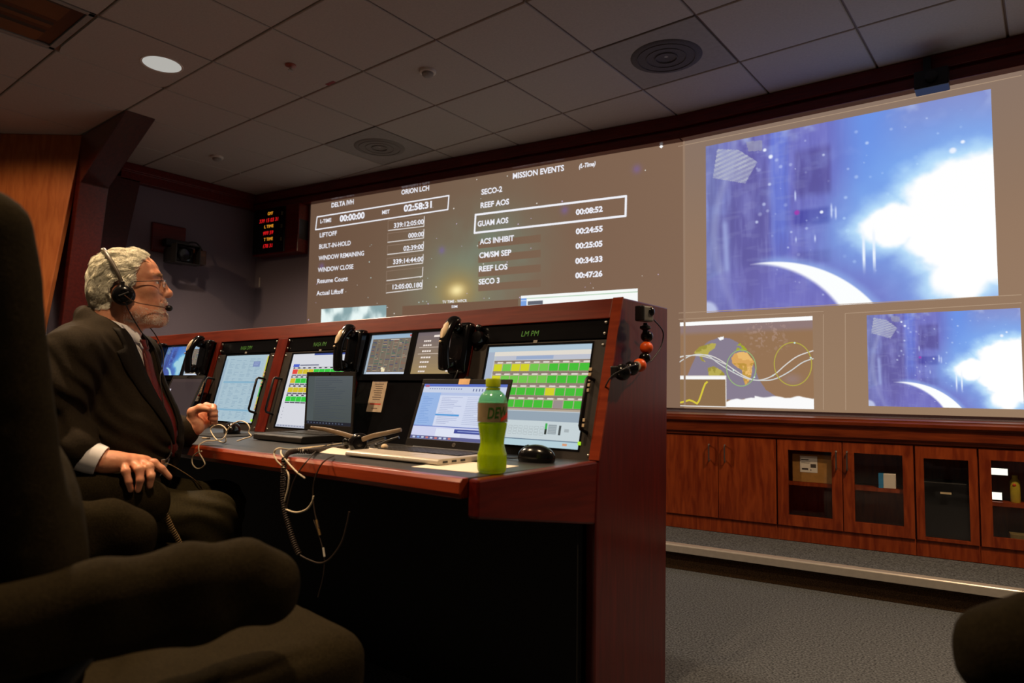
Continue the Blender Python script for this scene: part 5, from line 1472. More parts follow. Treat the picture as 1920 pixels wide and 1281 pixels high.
cordset('camera_cable', 'thin black cable running from the action camera down the slanted console edge', [E_(1226, 600), E_(1243, 622), E_(1240, 648), E_(1228, 668), E_(1215, 680), E_(1185, 686, -0.94), E_(1160, 697, -0.945), E_(1142, 712, -0.985), tuple(on_x(1128, 745, -1.04)), tuple(on_x(1119, 790, -1.045)), tuple(on_x(1112, 835, -1.05))], 0.0021, M_BLACK)

# ------------------------------------------------------------------ office chairs (x right, y forward, z up; origin on the floor under the seat)
def make_chair(label, M):
    t = thing('office_chair', label, 'chair', M, group='dark upholstered office chairs')
    def wrinkle(P, v): return 0.0008 * snoise(P, 60.0, 3) + 0.0007 * snoise(P, 7.0, 5)
    S = Soft(); S.box((0, 0.05, 0.425), (0.55, 0.56, 0.13), 0.05); S.ell((0, 0.07, 0.480), (0.22, 0.22, 0.022), k=0.04); S.ell((0, -0.08, 0.498), (0.14, 0.05, 0.014), k=0.03, op='s'); S.box((0, 0.28, 0.42), (0.50, 0.10, 0.12), 0.05, k=0.05)
    V, F = S.mesh((-0.32, -0.30, 0.30), (0.32, 0.40, 0.55), 0.009, wrinkle); soft_object('seat', V, F, M_FABRIC, t)
    S = Soft(); lean = math.radians(9)
    R = Matrix.Rotation(lean, 3, 'X')
    S.box((0, -0.232, 0.84), (0.50, 0.125, 0.72), 0.058, R=R); S.ell((0, -0.150, 0.68), (0.20, 0.05, 0.18), k=0.06); S.ell((0, -0.240, 1.08), (0.18, 0.055, 0.09), k=0.05)
    V, F = S.mesh((-0.31, -0.52, 0.45), (0.31, -0.12, 1.32), 0.010, wrinkle); soft_object('backrest', V, F, M_FABRIC, t)
    for s in (-1, 1):
        S = Soft(); x = 0.275 * s
        S.chain([(x, -0.26, 0.652), (x, -0.14, 0.658), (x, -0.02, 0.660), (x, 0.065, 0.652), (x, 0.112, 0.626), (x, 0.122, 0.598)], [0.040, 0.042, 0.043, 0.043, 0.041, 0.032], k=0.03)
        S.chain([(x, 0.10, 0.608), (x, 0.0, 0.600), (x, -0.24, 0.607)], [0.036, 0.034, 0.030], k=0.04)
        V, F = S.mesh((x - 0.07, -0.32, 0.54), (x + 0.07, 0.21, 0.73), 0.007, wrinkle); ar = soft_object('armrest', V, F, M_FABRIC, t)
        b = MB(); b.tube(smooth_line([(x, -0.14, 0.60), (x, -0.20, 0.53), (x, -0.21, 0.46), (x - 0.01 * s, -0.16, 0.375), (x - 0.06 * s, -0.08, 0.335), (x - 0.18 * s, -0.02, 0.33)], 24), 0.016, 10, flat=1.6); b.build('arm_support', M_BLACK, ar, smooth=60)
    b = MB(); b.tube(smooth_line([(0, -0.02, 0.325), (0, -0.18, 0.325), (0, -0.34, 0.37), (0, -0.345, 0.47), (0, -0.34, 0.60)], 24), 0.012, 10, flat=3.0); b.build('back_bar', M_BLACK, t, smooth=60)
    b = MB(); b.box(-0.11, 0.11, -0.10, 0.12, 0.315, 0.345); b.lathe([(0.028, 0.09), (0.028, 0.22), (0.018, 0.22), (0.018, 0.318)], 20); b.build('column', M_DARK, t, smooth=40)
    b = MB()
    b.lathe([(0.05, 0.075), (0.045, 0.125), (0.03, 0.13)], 24)
    for k in range(5):
        a = 2 * math.pi * k / 5 + 0.3; u = np.array([math.cos(a), math.sin(a), 0])
        b.tube([u * 0.03 + np.array([0, 0, 0.105]), u * 0.17 + np.array([0, 0, 0.098]), u * 0.30 + np.array([0, 0, 0.078])], [0.028, 0.023, 0.016], 10)
    b.build('star_base', M_BLACK, t, smooth=50)
    for k in range(5):
        a = 2 * math.pi * k / 5 + 0.3; u = Vector((math.cos(a), math.sin(a), 0)); w_ = Vector((-u.y, u.x, 0))
        b = MB()
        for s in (-0.016, 0.016):
            b.lathe([(0.001, -0.009), (0.026, -0.009), (0.028, -0.004), (0.028, 0.004), (0.026, 0.009), (0.001, 0.009)], 18, M=Matrix.Translation(u * 0.30 + w_ * s + Vector((0, 0, 0.0285))) @ w_.to_track_quat('Z', 'Y').to_matrix().to_4x4())
        b.tube([u * 0.30 + Vector((0, 0, 0.075)), u * 0.30 + Vector((0, 0, 0.03))], 0.008, 8); b.build('caster', M_BLACK, t, smooth=40)
    return t
def chair_M(x, y, az):
    return Matrix.Translation((x, y, 0)) @ Matrix.Rotation(math.radians(-az), 4, 'Z')
ch = make_chair('large empty dark office chair nearest the camera, in front of the seated man', chair_M(-1.285, 0.54, 2))
dup(ch, chair_M(-2.262, 0.83, 12), 'dark office chair the grey-haired man is sitting in')
dup(ch, chair_M(0.035, 0.805, -88), 'dark chair at the lower right corner, only its arm showing before the carpet')

# ------------------------------------------------------------------ the seated man
# his own frame: x the way he faces, y to his left (away from the camera), z up
PF = Frame((-2.223, 0.896, 0.0), (0.383, 0.924, 0), (0, 0, 1))
def pl(px, py, y):
    d = ray(px, py); o = PF.o + PF.y * y
    t = ((o - CAM_POS) @ PF.y) / (d @ PF.y); q = CAM_POS + d * t - PF.o
    return np.array([q @ PF.x, y, q[2]])
A3 = np.array
def skin_mat():
    m, n, l, b = nodes_of('skin')
    tc = n.new('ShaderNodeTexCoord'); nz = n.new('ShaderNodeTexNoise'); nz.inputs['Scale'].default_value = 45; nz.inputs['Detail'].default_value = 6
    l.new(tc.outputs['Object'], nz.inputs['Vector'])
    rp = n.new('ShaderNodeValToRGB'); rp.color_ramp.elements[0].position = 0.3; rp.color_ramp.elements[1].position = 0.7
    rp.color_ramp.elements[0].color = (*lin((206, 134, 104)), 1); rp.color_ramp.elements[1].color = (*lin((226, 164, 128)), 1)
    l.new(nz.outputs['Fac'], rp.inputs['Fac']); l.new(rp.outputs['Color'], b.inputs['Base Color'])
    b.inputs['Roughness'].default_value = 0.46
    b.inputs['Subsurface Weight'].default_value = 0.12; b.inputs['Subsurface Radius'].default_value = (0.012, 0.005, 0.003); b.inputs['Subsurface Scale'].default_value = 0.6
    n2 = n.new('ShaderNodeTexNoise'); n2.inputs['Scale'].default_value = 320; l.new(tc.outputs['Object'], n2.inputs['Vector'])
    bp = n.new('ShaderNodeBump'); bp.inputs['Strength'].default_value = 0.25; bp.inputs['Distance'].default_value = 0.001
    l.new(n2.outputs['Fac'], bp.inputs['Height']); l.new(bp.outputs['Normal'], b.inputs['Normal'])
    return m
M_SKIN = skin_mat()
M_SUIT = mat('dark_olive_wool', (36, 29, 19), 0.85, var=0.25, scale=220, bump=0.5, bscale=600, spec=0.12)
M_TROU = mat('olive_trousers', (44, 38, 21), 0.85, var=0.25, scale=220, bump=0.4, bscale=600, spec=0.12)
M_SHIRT = mat('white_shirt', (226, 224, 226), 0.75, var=0.03)
M_TIE = mat('dark_red_tie', (92, 18, 14), 0.5, var=0.3, scale=150)

man = thing('person', 'grey-haired man in a dark suit and red tie, seated with one hand on the armrest', 'person', PF.M())
HD = A3([0.0, 0.0, 0.0])

def head_field(S):
    S.ell((-0.014, 0, 1.266), (0.086, 0.071, 0.078), k=0.0)
    S.ell((0.026, 0, 1.286), (0.056, 0.060, 0.055), k=0.03)
    S.ell((0.030, 0, 1.208), (0.062, 0.056, 0.066), k=0.03)
    S.ell((0.066, 0, 1.190), (0.037, 0.037, 0.036), k=0.035)
    for s in (-1, 1):
        S.chain([(-0.012, 0.056 * s, 1.205), (0.004, 0.054 * s, 1.168), (0.058, 0.030 * s, 1.146), (0.086, 0.004 * s, 1.146)], [0.018, 0.021, 0.020, 0.020], k=0.025)
        S.ell((0.054, 0.045 * s, 1.232), (0.024, 0.018, 0.017), k=0.022)                       # cheekbone
        S.chain([(0.078, 0.008 * s, 1.277), (0.074, 0.028 * s, 1.281), (0.058, 0.050 * s, 1.276)], [0.006, 0.007, 0.007], k=0.018)
        S.ell((0.089, 0.031 * s, 1.259), (0.017, 0.018, 0.0115), k=0.014, op='s')
        S.chain([(0.082, 0.017 * s, 1.259), (0.0815, 0.032 * s, 1.2655), (0.066, 0.048 * s, 1.260)], [0.0035, 0.0045, 0.004], k=0.006)   # upper lid
        S.chain([(0.080, 0.018 * s, 1.252), (0.077, 0.032 * s, 1.247), (0.064, 0.047 * s, 1.253)], [0.003, 0.0042, 0.004], k=0.008)
        S.ell((-0.020, 0.073 * s, 1.222), (0.020, 0.009, 0.033), R=Matrix.Rotation(math.radians(12), 3, 'Y'), k=0.008)               # ear
        S.ell((-0.014, 0.083 * s, 1.224), (0.011, 0.007, 0.020), k=0.006, op='s')
        S.ell((0.099, 0.0125 * s, 1.2225), (0.010, 0.0075, 0.008), k=0.006)                    # nostril wing
    S.chain([(0.083, 0, 1.272), (0.094, 0, 1.254), (0.109, 0, 1.232)], [0.0085, 0.0088, 0.0115], k=0.012)
    S.ell((0.1105, 0, 1.2275), (0.0135, 0.012, 0.0112), k=0.008)
    for s in (-1, 1): S.ell((0.104, 0.0062 * s, 1.2155), (0.0055, 0.0032, 0.003), k=0.003, op='s')
    S.chain([(0.088, -0.022, 1.1865), (0.101, -0.008, 1.1925), (0.1025, 0, 1.1915), (0.101, 0.008, 1.1925), (0.088, 0.022, 1.1865)], [0.004, 0.0065, 0.0062, 0.0065, 0.004], k=0.007)
    S.chain([(0.088, -0.020, 1.184), (0.0995, 0, 1.1785), (0.088, 0.020, 1.184)], [0.004, 0.0072, 0.004], k=0.007)
    S.chain([(0.092, -0.024, 1.1875), (0.1095, 0, 1.1858), (0.092, 0.024, 1.1875)], [0.0016, 0.0022, 0.0016], k=0.003, op='s')
    S.ell((0.099, 0, 1.1655), (0.006, 0.014, 0.004), k=0.010, op='s')
    S.ell((0.087, 0, 1.149), (0.0205, 0.022, 0.020), k=0.014)                                  # chin
    for s in (-1, 1):                                                                          # nose-to-mouth fold
        S.chain([(0.094, 0.020 * s, 1.219), (0.088, 0.031 * s, 1.200), (0.078, 0.034 * s, 1.184)], [0.0006, 0.0009, 0.0005], k=0.006, op='s')
    S.chain([(-0.030, 0, 1.20), (-0.040, 0, 1.12), (-0.055, 0, 1.03)], [0.056, 0.057, 0.068], k=0.03)
    S.chain([(0.02, 0, 1.15), (0.0, 0, 1.10)], [0.034, 0.040], k=0.03)

WR, WL = pl(193, 866, -0.270), pl(352, 806, 0.12)
def hand_right(S):
    fing = {'i': [(273, 865, -0.250), (288, 869, -0.258), (303, 879, -0.262), (318, 895, -0.260)],
            'm': [(262, 866, -0.262), (279, 876, -0.292), (283, 893, -0.306), (281, 911, -0.300)],
            'r': [(247, 866, -0.270), (261, 880, -0.304), (263, 900, -0.314), (259, 919, -0.306)],
            'l': [(231, 866, -0.276), (236, 884, -0.306), (241, 903, -0.312), (245, 919, -0.304)]}
    rad = {'i': [0.0125, 0.0115, 0.0098, 0.0076], 'm': [0.0125, 0.0118, 0.0100, 0.0078], 'r': [0.0120, 0.0112, 0.0096, 0.0075], 'l': [0.0110, 0.0100, 0.0086, 0.0068]}
    S.chain([pl(160, 862, -0.262), WR, pl(212, 866, -0.268)], [0.030, 0.0255, 0.0265], k=0.01)
    for f in 'imrl':
        P = [pl(*q) for q in fing[f]]
        S.chain([WR + (P[0] - WR) * 0.25, P[0]], [0.020, 0.0150], k=0.016)
        S.chain(P, rad[f], k=0.004)
        S.ell(P[1], (rad[f][1] * 1.10,) * 3, k=0.004)
    S.chain([pl(205, 868, -0.235), pl(240, 874, -0.215), pl(266, 882, -0.205), pl(286, 890, -0.204)], [0.016, 0.0145, 0.0120, 0.009], k=0.012)
def hand_left(S):
    def g(px, py, y): return pl(330 + px / 9.853, 730 + py / 9.853, y)
    S.chain([pl(338, 812, 0.130), WL, g(330, 680, 0.125)], [0.029, 0.026, 0.026], k=0.012)
    fing = [[(560, 320, 0.150), (690, 330, 0.128), (690, 385, 0.100), (610, 392, 0.085)], [(600, 430, 0.152), (715, 420, 0.128), (715, 470, 0.098), (620, 468, 0.086)],
            [(600, 520, 0.152), (720, 505, 0.130), (720, 550, 0.102), (625, 540, 0.092)], [(580, 610, 0.148), (700, 585, 0.132), (722, 615, 0.110), (650, 610, 0.100)]]
    rad = [[0.0125, 0.0110, 0.0098, 0.0080], [0.0125, 0.0108, 0.0096, 0.0080], [0.0120, 0.0102, 0.0092, 0.0076], [0.0110, 0.0094, 0.0082, 0.0068]]
    for F_, r_ in zip(fing, rad):
        P = [g(*q) for q in F_]
        S.chain([WL + (P[0] - WL) * 0.35, P[0]], [0.022, 0.015], k=0.018); S.chain(P, r_, k=0.003)
    S.ell(g(400, 690, 0.100), (0.020, 0.016, 0.026), k=0.018)                                   # heel of the thumb
    S.chain([g(300, 560, 0.108), g(300, 420, 0.100), g(450, 345, 0.088), g(600, 372, 0.072)], [0.018, 0.0135, 0.0115, 0.0085], k=0.012)

BODY = Soft()
head_field(BODY)
SH_R, SH_L = A3([-0.122, -0.165, 1.022]), A3([0.030, 0.170, 1.030])
EL_R, EL_L = pl(108, 800, -0.165), A3([0.035, 0.270, 0.800])
RB = Matrix.Rotation(-math.radians(33), 3, 'Z')
BODY.ell((-0.05, 0, 0.965), (0.095, 0.145, 0.14), R=RB, k=0.04).ell((0.015, -0.01, 0.78), (0.115, 0.14, 0.14), R=RB, k=0.03).ell((-0.06, 0, 0.60), (0.12, 0.155, 0.11), k=0.05)
BODY.chain([A3([-0.06, -0.02, 1.02]), SH_R, EL_R, WR], [0.06, 0.052, 0.044, 0.027], k=0.015)
BODY.chain([A3([-0.04, 0.02, 1.02]), SH_L, EL_L, WL], [0.06, 0.052, 0.044, 0.027], k=0.015)
KN_R, KN_L = A3([0.245, -0.150, 0.548]), A3([0.300, 0.080, 0.552])
AN_R, AN_L = A3([0.215, -0.165, 0.10]), A3([0.30, 0.09, 0.10])
for hip, kn, an in ((A3([-0.10, -0.085, 0.565]), KN_R, AN_R), (A3([-0.09, 0.085, 0.565]), KN_L, AN_L)):
    BODY.chain([hip, kn, an], [0.085, 0.054, 0.036], k=0.03)
hand_right(BODY); hand_left(BODY)
V, F = BODY.mesh((-0.33, -0.36, 0.04), (0.40, 0.36, 1.37), 0.0030, lambda P, v: 0.0004 * snoise(P, 140.0, 2))
soft_object('body', V, F, M_SKIN, man, smooth_iters=2)

# eyes
M_EYE = mat('eye_white', (226, 216, 206), 0.15, var=0.02)
for s in (-1, 1):
    b = MB(); b.ball((0.0695, 0.031 * s, 1.2560), 0.0120, 20); e = b.build('eye', M_EYE, man, smooth=80)
    b = MB(); b.ball((0.0790, 0.0315 * s, 1.2565), (0.0032, 0.0052, 0.0052), 16); b.build('iris', mat('grey_blue_iris', (60, 72, 84), 0.1), e, smooth=80)

# hair: a close scalp layer and combed-back strands
SKULL = Soft(); head_field(SKULL)
def sgrad(P, e=0.001):
    G = np.stack([SKULL.field(P + A3(d) * e) - SKULL.field(P - A3(d) * e) for d in ((1, 0, 0), (0, 1, 0), (0, 0, 1))], 1)
    return G / np.linalg.norm(G, axis=1, keepdims=True)
def front_edge(z): return np.interp(z, [1.16, 1.195, 1.2, 1.225, 1.245, 1.268, 1.285, 1.31, 1.335, 1.36], [-0.045, -0.038, -0.028, 0.012, 0.020, 0.020, 0.024, 0.038, 0.052, 0.056])
def hair_mask(P):
    x, y, z = P.T
    ear = (((x + 0.016) / 0.024) ** 2 + ((z - 1.215) / 0.036) ** 2 < 1) & (np.abs(y) > 0.055)
    return (x < front_edge(z) + 0.004 * snoise(P, 70, 8)) & (z > 1.168 + 0.02 * np.clip(x + 0.06, 0, 1)) & ~ear
def project(P, off=0.0):
    for _ in range(5): P = P - sgrad(P) * (SKULL.field(P) - off)[:, None]
    return P
HS = Soft()
HS.ell((-0.018, 0, 1.268), (0.088, 0.077, 0.083)); HS.ell((-0.060, 0, 1.215), (0.048, 0.066, 0.058), k=0.03); HS.ell((0.016, 0, 1.318), (0.044, 0.052, 0.030), k=0.02)
Vh, Fh = HS.mesh((-0.13, -0.11, 1.12), (0.09, 0.11, 1.38), 0.0032, lambda P, v: 0.0012 * snoise(P * A3([0.5, 1, 1]), 90.0, 9))
okv = hair_mask(Vh) & (SKULL.field(Vh) > 0.0)
Fh = Fh[okv[Fh].all(axis=1)]
used = np.unique(Fh); Vh = Vh[used]; Fh = np.searchsorted(used, Fh)
M_HAIR = mat('grey_hair', (214, 204, 180), 0.6, var=0.35, scale=160)
soft_object('hair', Vh, Fh, M_HAIR, man, smooth_iters=0)

def strands(name, roots, normals, flow, length, lift, mt, rad, npt=6, shell=None, parent=man):
    n = len(roots)
    L = length if np.ndim(length) else np.full(n, length)
    P = np.zeros((n, npt, 3)); P[:, 0] = roots
    d = normals * lift + flow; d /= np.linalg.norm(d, axis=1, keepdims=True)
    seed = RNG.random((n, 3)) * 6.28
    for k in range(1, npt):
        w = np.stack([snoise(P[:, k - 1], 75, 40 + a) for a in range(3)], 1)
        dd = d + w * 0.55 + 0.12 * np.sin(seed + k); 
        dd -= normals * (0.16 * k) * (lift > 0.2)
        dd /= np.linalg.norm(dd, axis=1, keepdims=True)
        P[:, k] = P[:, k - 1] + dd * (L / (npt - 1))[:, None]
        sd = SKULL.field(P[:, k]); g_ = sgrad(P[:, k]); push = np.clip(0.0025 - sd, 0, 0.01)
        P[:, k] += g_ * push[:, None]
        if shell is not None:
            for _ in range(3): P[:, k] += g_ * np.clip(0.0006 * k - shell.field(P[:, k]), 0, 0.006)[:, None]
    hc = bpy.data.hair_curves.new(name)
    hc.add_curves([npt] * n)
    hc.points.foreach_set('position', P.astype(np.float32).ravel())
    ra = hc.attributes.get('radius') or hc.attributes.new('radius', 'FLOAT', 'POINT')
    ra.data.foreach_set('value', np.tile(np.linspace(1.0, 0.35, npt) * rad, n).astype(np.float32))
    hc.materials.append(mt)
    o = bpy.data.objects.new(name, hc); COL.objects.link(o); o.parent = parent
    o['kind'] = 'stuff'
    return o
M_HAIR2 = mat('grey_hair_strands', (240, 232, 212), 0.5, var=0.3, scale=300)
pts = RNG.normal(size=(26000, 3)); pts /= np.linalg.norm(pts, axis=1, keepdims=True)
pts = pts * A3([0.095, 0.08, 0.10]) + A3([-0.018, 0, 1.262])
pts = project(pts); pts = pts[hair_mask(pts)]
nr = sgrad(pts)
top = sstep(1.26, 1.32, pts[:, 2])
fl = np.stack([-1.0 - 0.0 * top, 0.25 * np.sign(pts[:, 1]) * (1 - top), -0.15 - 0.75 * (1 - top)], 1)
fl -= nr * np.sum(fl * nr, 1)[:, None]; fl /= np.linalg.norm(fl, axis=1, keepdims=True) + 1e-9
roots = pts + nr * (0.002 + 0.008 * RNG.random(len(pts)) * sstep(1.17, 1.24, pts[:, 2]))[:, None]
for _ in range(8): roots += nr * np.clip(-0.0015 - HS.field(roots), 0, 0.006)[:, None]
ln = 0.014 + 0.016 * sstep(1.18, 1.3, pts[:, 2]) * (0.6 + 0.7 * RNG.random(len(pts)))
strands('hair_strands', roots, nr, fl, ln, 0.42, M_HAIR2, 0.00055, shell=HS)
# short white beard, moustache and brows
pts = RNG.random((60000, 3)) * A3([0.125, 0.15, 0.11]) + A3([-0.012, -0.075, 1.115])
pts = pts[np.abs(SKULL.field(pts)) < 0.02]; pts = project(pts)
x, y, z = pts.T
line = np.interp(x, [-0.02, 0.02, 0.06, 0.085, 0.2], [1.195, 1.180, 1.172, 1.172, 1.172])
m = ((z < line) & (z > 1.128) & (x > -0.008)) | ((z > 1.196) & (z < 1.211) & (x > 0.082) & (np.abs(y) < 0.030)) | ((z < 1.196) & (z > 1.155) & (x > 0.06) & (np.abs(y) > 0.021) & (np.abs(y) < 0.04))
m &= ~((z > 1.170) & (z < 1.1985) & (np.abs(y) < 0.026) & (x > 0.084))
pts = pts[m][:3600]; nr = sgrad(pts)
fl = np.tile(A3([0.15, 0, -1.0]), (len(pts), 1)); fl -= nr * np.sum(fl * nr, 1)[:, None]
strands('beard', pts, nr, fl, 0.0036, 0.55, mat('white_beard', (238, 230, 218), 0.6, var=0.2), 0.00026, npt=3)
pts = RNG.random((9000, 3)) * A3([0.05, 0.11, 0.014]) + A3([0.05, -0.055, 1.274]); pts = project(pts)
pts = pts[(np.abs(pts[:, 1]) > 0.010) & (pts[:, 2] > 1.275) & (pts[:, 2] < 1.285) & (pts[:, 0] > 0.055)][:420]; nr = sgrad(pts)
fl = np.stack([np.zeros(len(pts)), np.sign(pts[:, 1]), np.full(len(pts), 0.1)], 1)
strands('eyebrows', pts, nr, fl, 0.006, 0.3, mat('grey_brow', (186, 166, 140), 0.6), 0.0003, npt=3)

# ---- clothes
CT, ST = math.cos(math.radians(33)), math.sin(math.radians(33))
def tw(xf, yf, z): return A3([CT * xf + ST * yf, -ST * xf + CT * yf, z])                        # torso frame (front, left) -> person frame
def torso(S, o=0.0):
    RT = Matrix.Rotation(-math.radians(33), 3, 'Z')
    S.ell((-0.045, 0, 0.965), (0.126 + o, 0.178 + o, 0.165 + o), R=RT, k=0.0)
    S.ell((0.022, -0.010, 0.775), (0.148 + o, 0.172 + o, 0.17 + o), R=RT, k=0.09)
    S.ell((-0.095, 0.01, 1.022), (0.085 + o, 0.160 + o, 0.10 + o), R=RT, k=0.07)
    S.chain([A3([-0.058, -0.058, 1.062]), SH_R + A3([0.0, 0.02, 0.0])], [0.056 + o, 0.064 + o], k=0.05)
    S.chain([A3([-0.045, 0.058, 1.064]), SH_L + A3([0.0, -0.02, 0.0])], [0.056 + o, 0.064 + o], k=0.05)
def opening(z): return np.interp(z, [0.55, 0.70, 0.735, 0.80, 0.95, 1.06, 1.13], [0.050, 0.026, 0.010, 0.014, 0.036, 0.062, 0.080])
SHIRT = Soft(); torso(SHIRT, -0.014)
SHIRT.chain([A3([-0.034, 0, 1.128]), A3([-0.050, 0, 1.05])], [0.062, 0.075], k=0.02)
SHIRT.cap(A3([-0.028, 0, 1.128]), A3([-0.030, 0, 1.19]), 0.057, 0.06, k=0.0, op='s')
V, F = SHIRT.mesh((-0.25, -0.29, 0.58), (0.22, 0.29, 1.15), 0.0055); soft_object('shirt', V, F, M_SHIRT, man)
# turned-down collar: two leaves round the neck
def collar_pt(a, top):
    r = 0.0665 if top else 0.0790; z = (1.142 if top else 1.108) - (0.036 + (0.010 if not top else 0)) * (0.5 + 0.5 * math.cos(a)) ** 1.5
    return A3([-0.034 + r * math.cos(a) * (1.0 if top else 1.02), r * math.sin(a) * 0.96, z])
b = MB(); n = 36; vs = []
for k in range(n + 1):
    a = 0.26 + (2 * math.pi - 0.52) * k / n
    vs += [collar_pt(a, True), collar_pt(a, False)]
vs[1] = A3([0.054, 0.030, 1.058]); vs[-1] = A3([0.052, -0.040, 1.054]); vs[3] = (vs[1] + vs[5]) / 2 + A3([0.002, 0.006, 0.006]); vs[-3] = (vs[-1] + vs[-5]) / 2 + A3([0.002, -0.006, 0.006])
b.add(vs, [(2 * k, 2 * k + 2, 2 * k + 3, 2 * k + 1) for k in range(n)])
o = b.build('shirt_collar', M_SHIRT, man, smooth=80); sd = o.modifiers.new('thick', 'SOLIDIFY'); sd.thickness = 0.003; sd.offset = 0

JK = Soft(); torso(JK, 0.0)
JK.ell((-0.035, 0, 0.65), (0.165, 0.195, 0.11), k=0.07)
JK.chain([SH_R, (SH_R + EL_R) / 2 + A3([-0.015, -0.02, 0]), EL_R, (EL_R + WR) / 2 + A3([-0.025, 0.0, 0.010]), pl(146, 842, -0.255)], [0.078, 0.074, 0.072, 0.064, 0.054], k=0.028)
JK.chain([SH_L, (SH_L + EL_L) / 2 + A3([0, 0.02, 0]), EL_L, (EL_L + WL) / 2, pl(346, 810, 0.125)], [0.076, 0.068, 0.062, 0.056, 0.048], k=0.028)
JK.chain([A3([0.03, 0.062, 1.075]), A3([-0.045, 0.078, 1.112]), A3([-0.098, 0.040, 1.140]), A3([-0.110, 0, 1.148]), A3([-0.100, -0.040, 1.138]), A3([-0.062, -0.078, 1.106]), A3([-0.012, -0.082, 1.066])], [0.012, 0.016, 0.019, 0.020, 0.019, 0.016, 0.012], k=0.03)
def slit(P):
    xf = CT * P[:, 0] - ST * P[:, 1]; yf = ST * P[:, 0] + CT * P[:, 1]
    return np.maximum(np.abs(yf) - opening(P[:, 2]), -(xf - 0.0))
JK._add(slit, (0, 0, 0.8), 1e9, 's', 0.008)
JK.cap(A3([-0.026, -0.003, 1.075]), A3([-0.022, -0.003, 1.22]), 0.066, 0.080, k=0.010, op='s')
# hollow sleeve ends
ax = pl(193, 866, -0.270) - pl(150, 852, -0.262); ax /= np.linalg.norm(ax)
pass
def folds(P, v):
    near = np.clip(1 - np.abs(v) / 0.05, 0, 1)
    q = P * A3([1.0, 0.8, 0.55])
    d = 0.0045 * snoise(q, 13, 61) + 0.0022 * snoise(q, 30, 62)
    for E, U in ((EL_R, A3([0.7, 0.2, 0.75])), (SH_R + A3([0.03, -0.03, -0.08]), A3([0.75, 0.0, 0.65])), (EL_L, A3([0.6, 0.2, 0.75])), (A3([0.1, -0.12, 0.72]), A3([0.5, 0.0, 0.85]))):
        r = np.linalg.norm(P - E, axis=1); w = np.exp(-(r / 0.12) ** 2)
        d += w * 0.0052 * np.sin((P @ U) * 150 + 5.0 * snoise(P, 9, 63))
    return d * near
V, F = JK.mesh((-0.34, -0.36, 0.54), (0.33, 0.37, 1.20), 0.0050, folds); soft_object('suit_jacket', V, F, M_SUIT, man)

def surf(Sf, yf, z, off=0.0, x0=0.32):
    """front-most point of a soft body at height z, yf to the left, in the torso frame"""
    xs = np.linspace(x0, -0.05, 240); P = A3([tw(x_, yf, z) for x_ in xs])
    i = np.argmax(Sf.field(P) < 0)
    return tw(xs[max(i, 0)] + off, yf, z)
TJ = Soft(); torso(TJ, 0.0); TJ.ell((-0.035, 0, 0.65), (0.165, 0.195, 0.11), k=0.07)
M_LAP = mat('lapel_wool', (25, 20, 15), 0.8, var=0.25, scale=220, bump=0.4, bscale=600, spec=0.15)
for s in (-1, 1):
    zs = np.linspace(1.105, 0.765, 30); vs = []
    for z in zs:
        lw = np.interp(z, [0.765, 0.85, 1.0, 1.035, 1.04, 1.105], [0.004, 0.035, 0.070, 0.076, 0.050, 0.040])
        for u in (0, 0.33, 0.66, 1.0):
            vs.append(surf(TJ, s * (opening(z) - 0.002 + u * lw), z, 0.0055 + 0.003 * math.sin(math.pi * u)))
    b = MB(); b.add(vs, [(4 * i + j, 4 * i + j + 1, 4 * i + j + 5, 4 * i + j + 4) for i in range(29) for j in range(3)])
    o = b.build('lapel', M_LAP, man, smooth=80, recalc=False); sd = o.modifiers.new('thick', 'SOLIDIFY'); sd.thickness = 0.004; sd.offset = 0
b = MB(); p = surf(TJ, -0.022, 0.735, 0.006); b.ball(p, (0.006, 0.010, 0.010), 14); b.build('jacket_button', M_BLKG, man, smooth=60)
# tie
zs = np.concatenate([np.linspace(1.078, 1.052, 5), np.linspace(1.048, 0.725, 26)]); vs = []
for z in zs:
    w_ = np.interp(z, [0.725, 0.80, 1.03, 1.048, 1.052, 1.078], [0.024, 0.036, 0.020, 0.014, 0.014, 0.022])
    off = 0.010 if z < 1.05 else 0.016
    for u in (-1, -0.4, 0.4, 1): vs.append(surf(SHIRT, u * w_ + 0.004, min(z, 1.062), off + 0.004 * (1 - abs(u))) + A3([0, 0, max(z - 1.062, 0)]) + A3([-0.004, 0, 0]) * max(z - 1.062, 0) * 60)
b = MB(); b.add(vs, [(4 * i + j, 4 * i + j + 1, 4 * i + j + 5, 4 * i + j + 4) for i in range(len(zs) - 1) for j in range(3)])
o = b.build('necktie', M_TIE, man, smooth=80, recalc=False); sd = o.modifiers.new('thick', 'SOLIDIFY'); sd.thickness = 0.005; sd.offset = 0
# shirt cuff at the near wrist
c0, c1 = pl(134, 845, -0.256), pl(190, 865, -0.2695); u = c1 - c0; u /= np.linalg.norm(u)
rotc = Vector(u).to_track_quat('Z', 'Y').to_matrix().to_4x4(); Lc = np.linalg.norm(c1 - c0)
b = MB(); b.lathe([(0.043, 0.0), (0.0425, Lc * 0.6), (0.0395, Lc), (0.0365, Lc), (0.0395, 0.0)], 32, M=Matrix.Translation(c0) @ rotc); b.build('shirt_cuff', M_SHIRT, man, smooth=50)
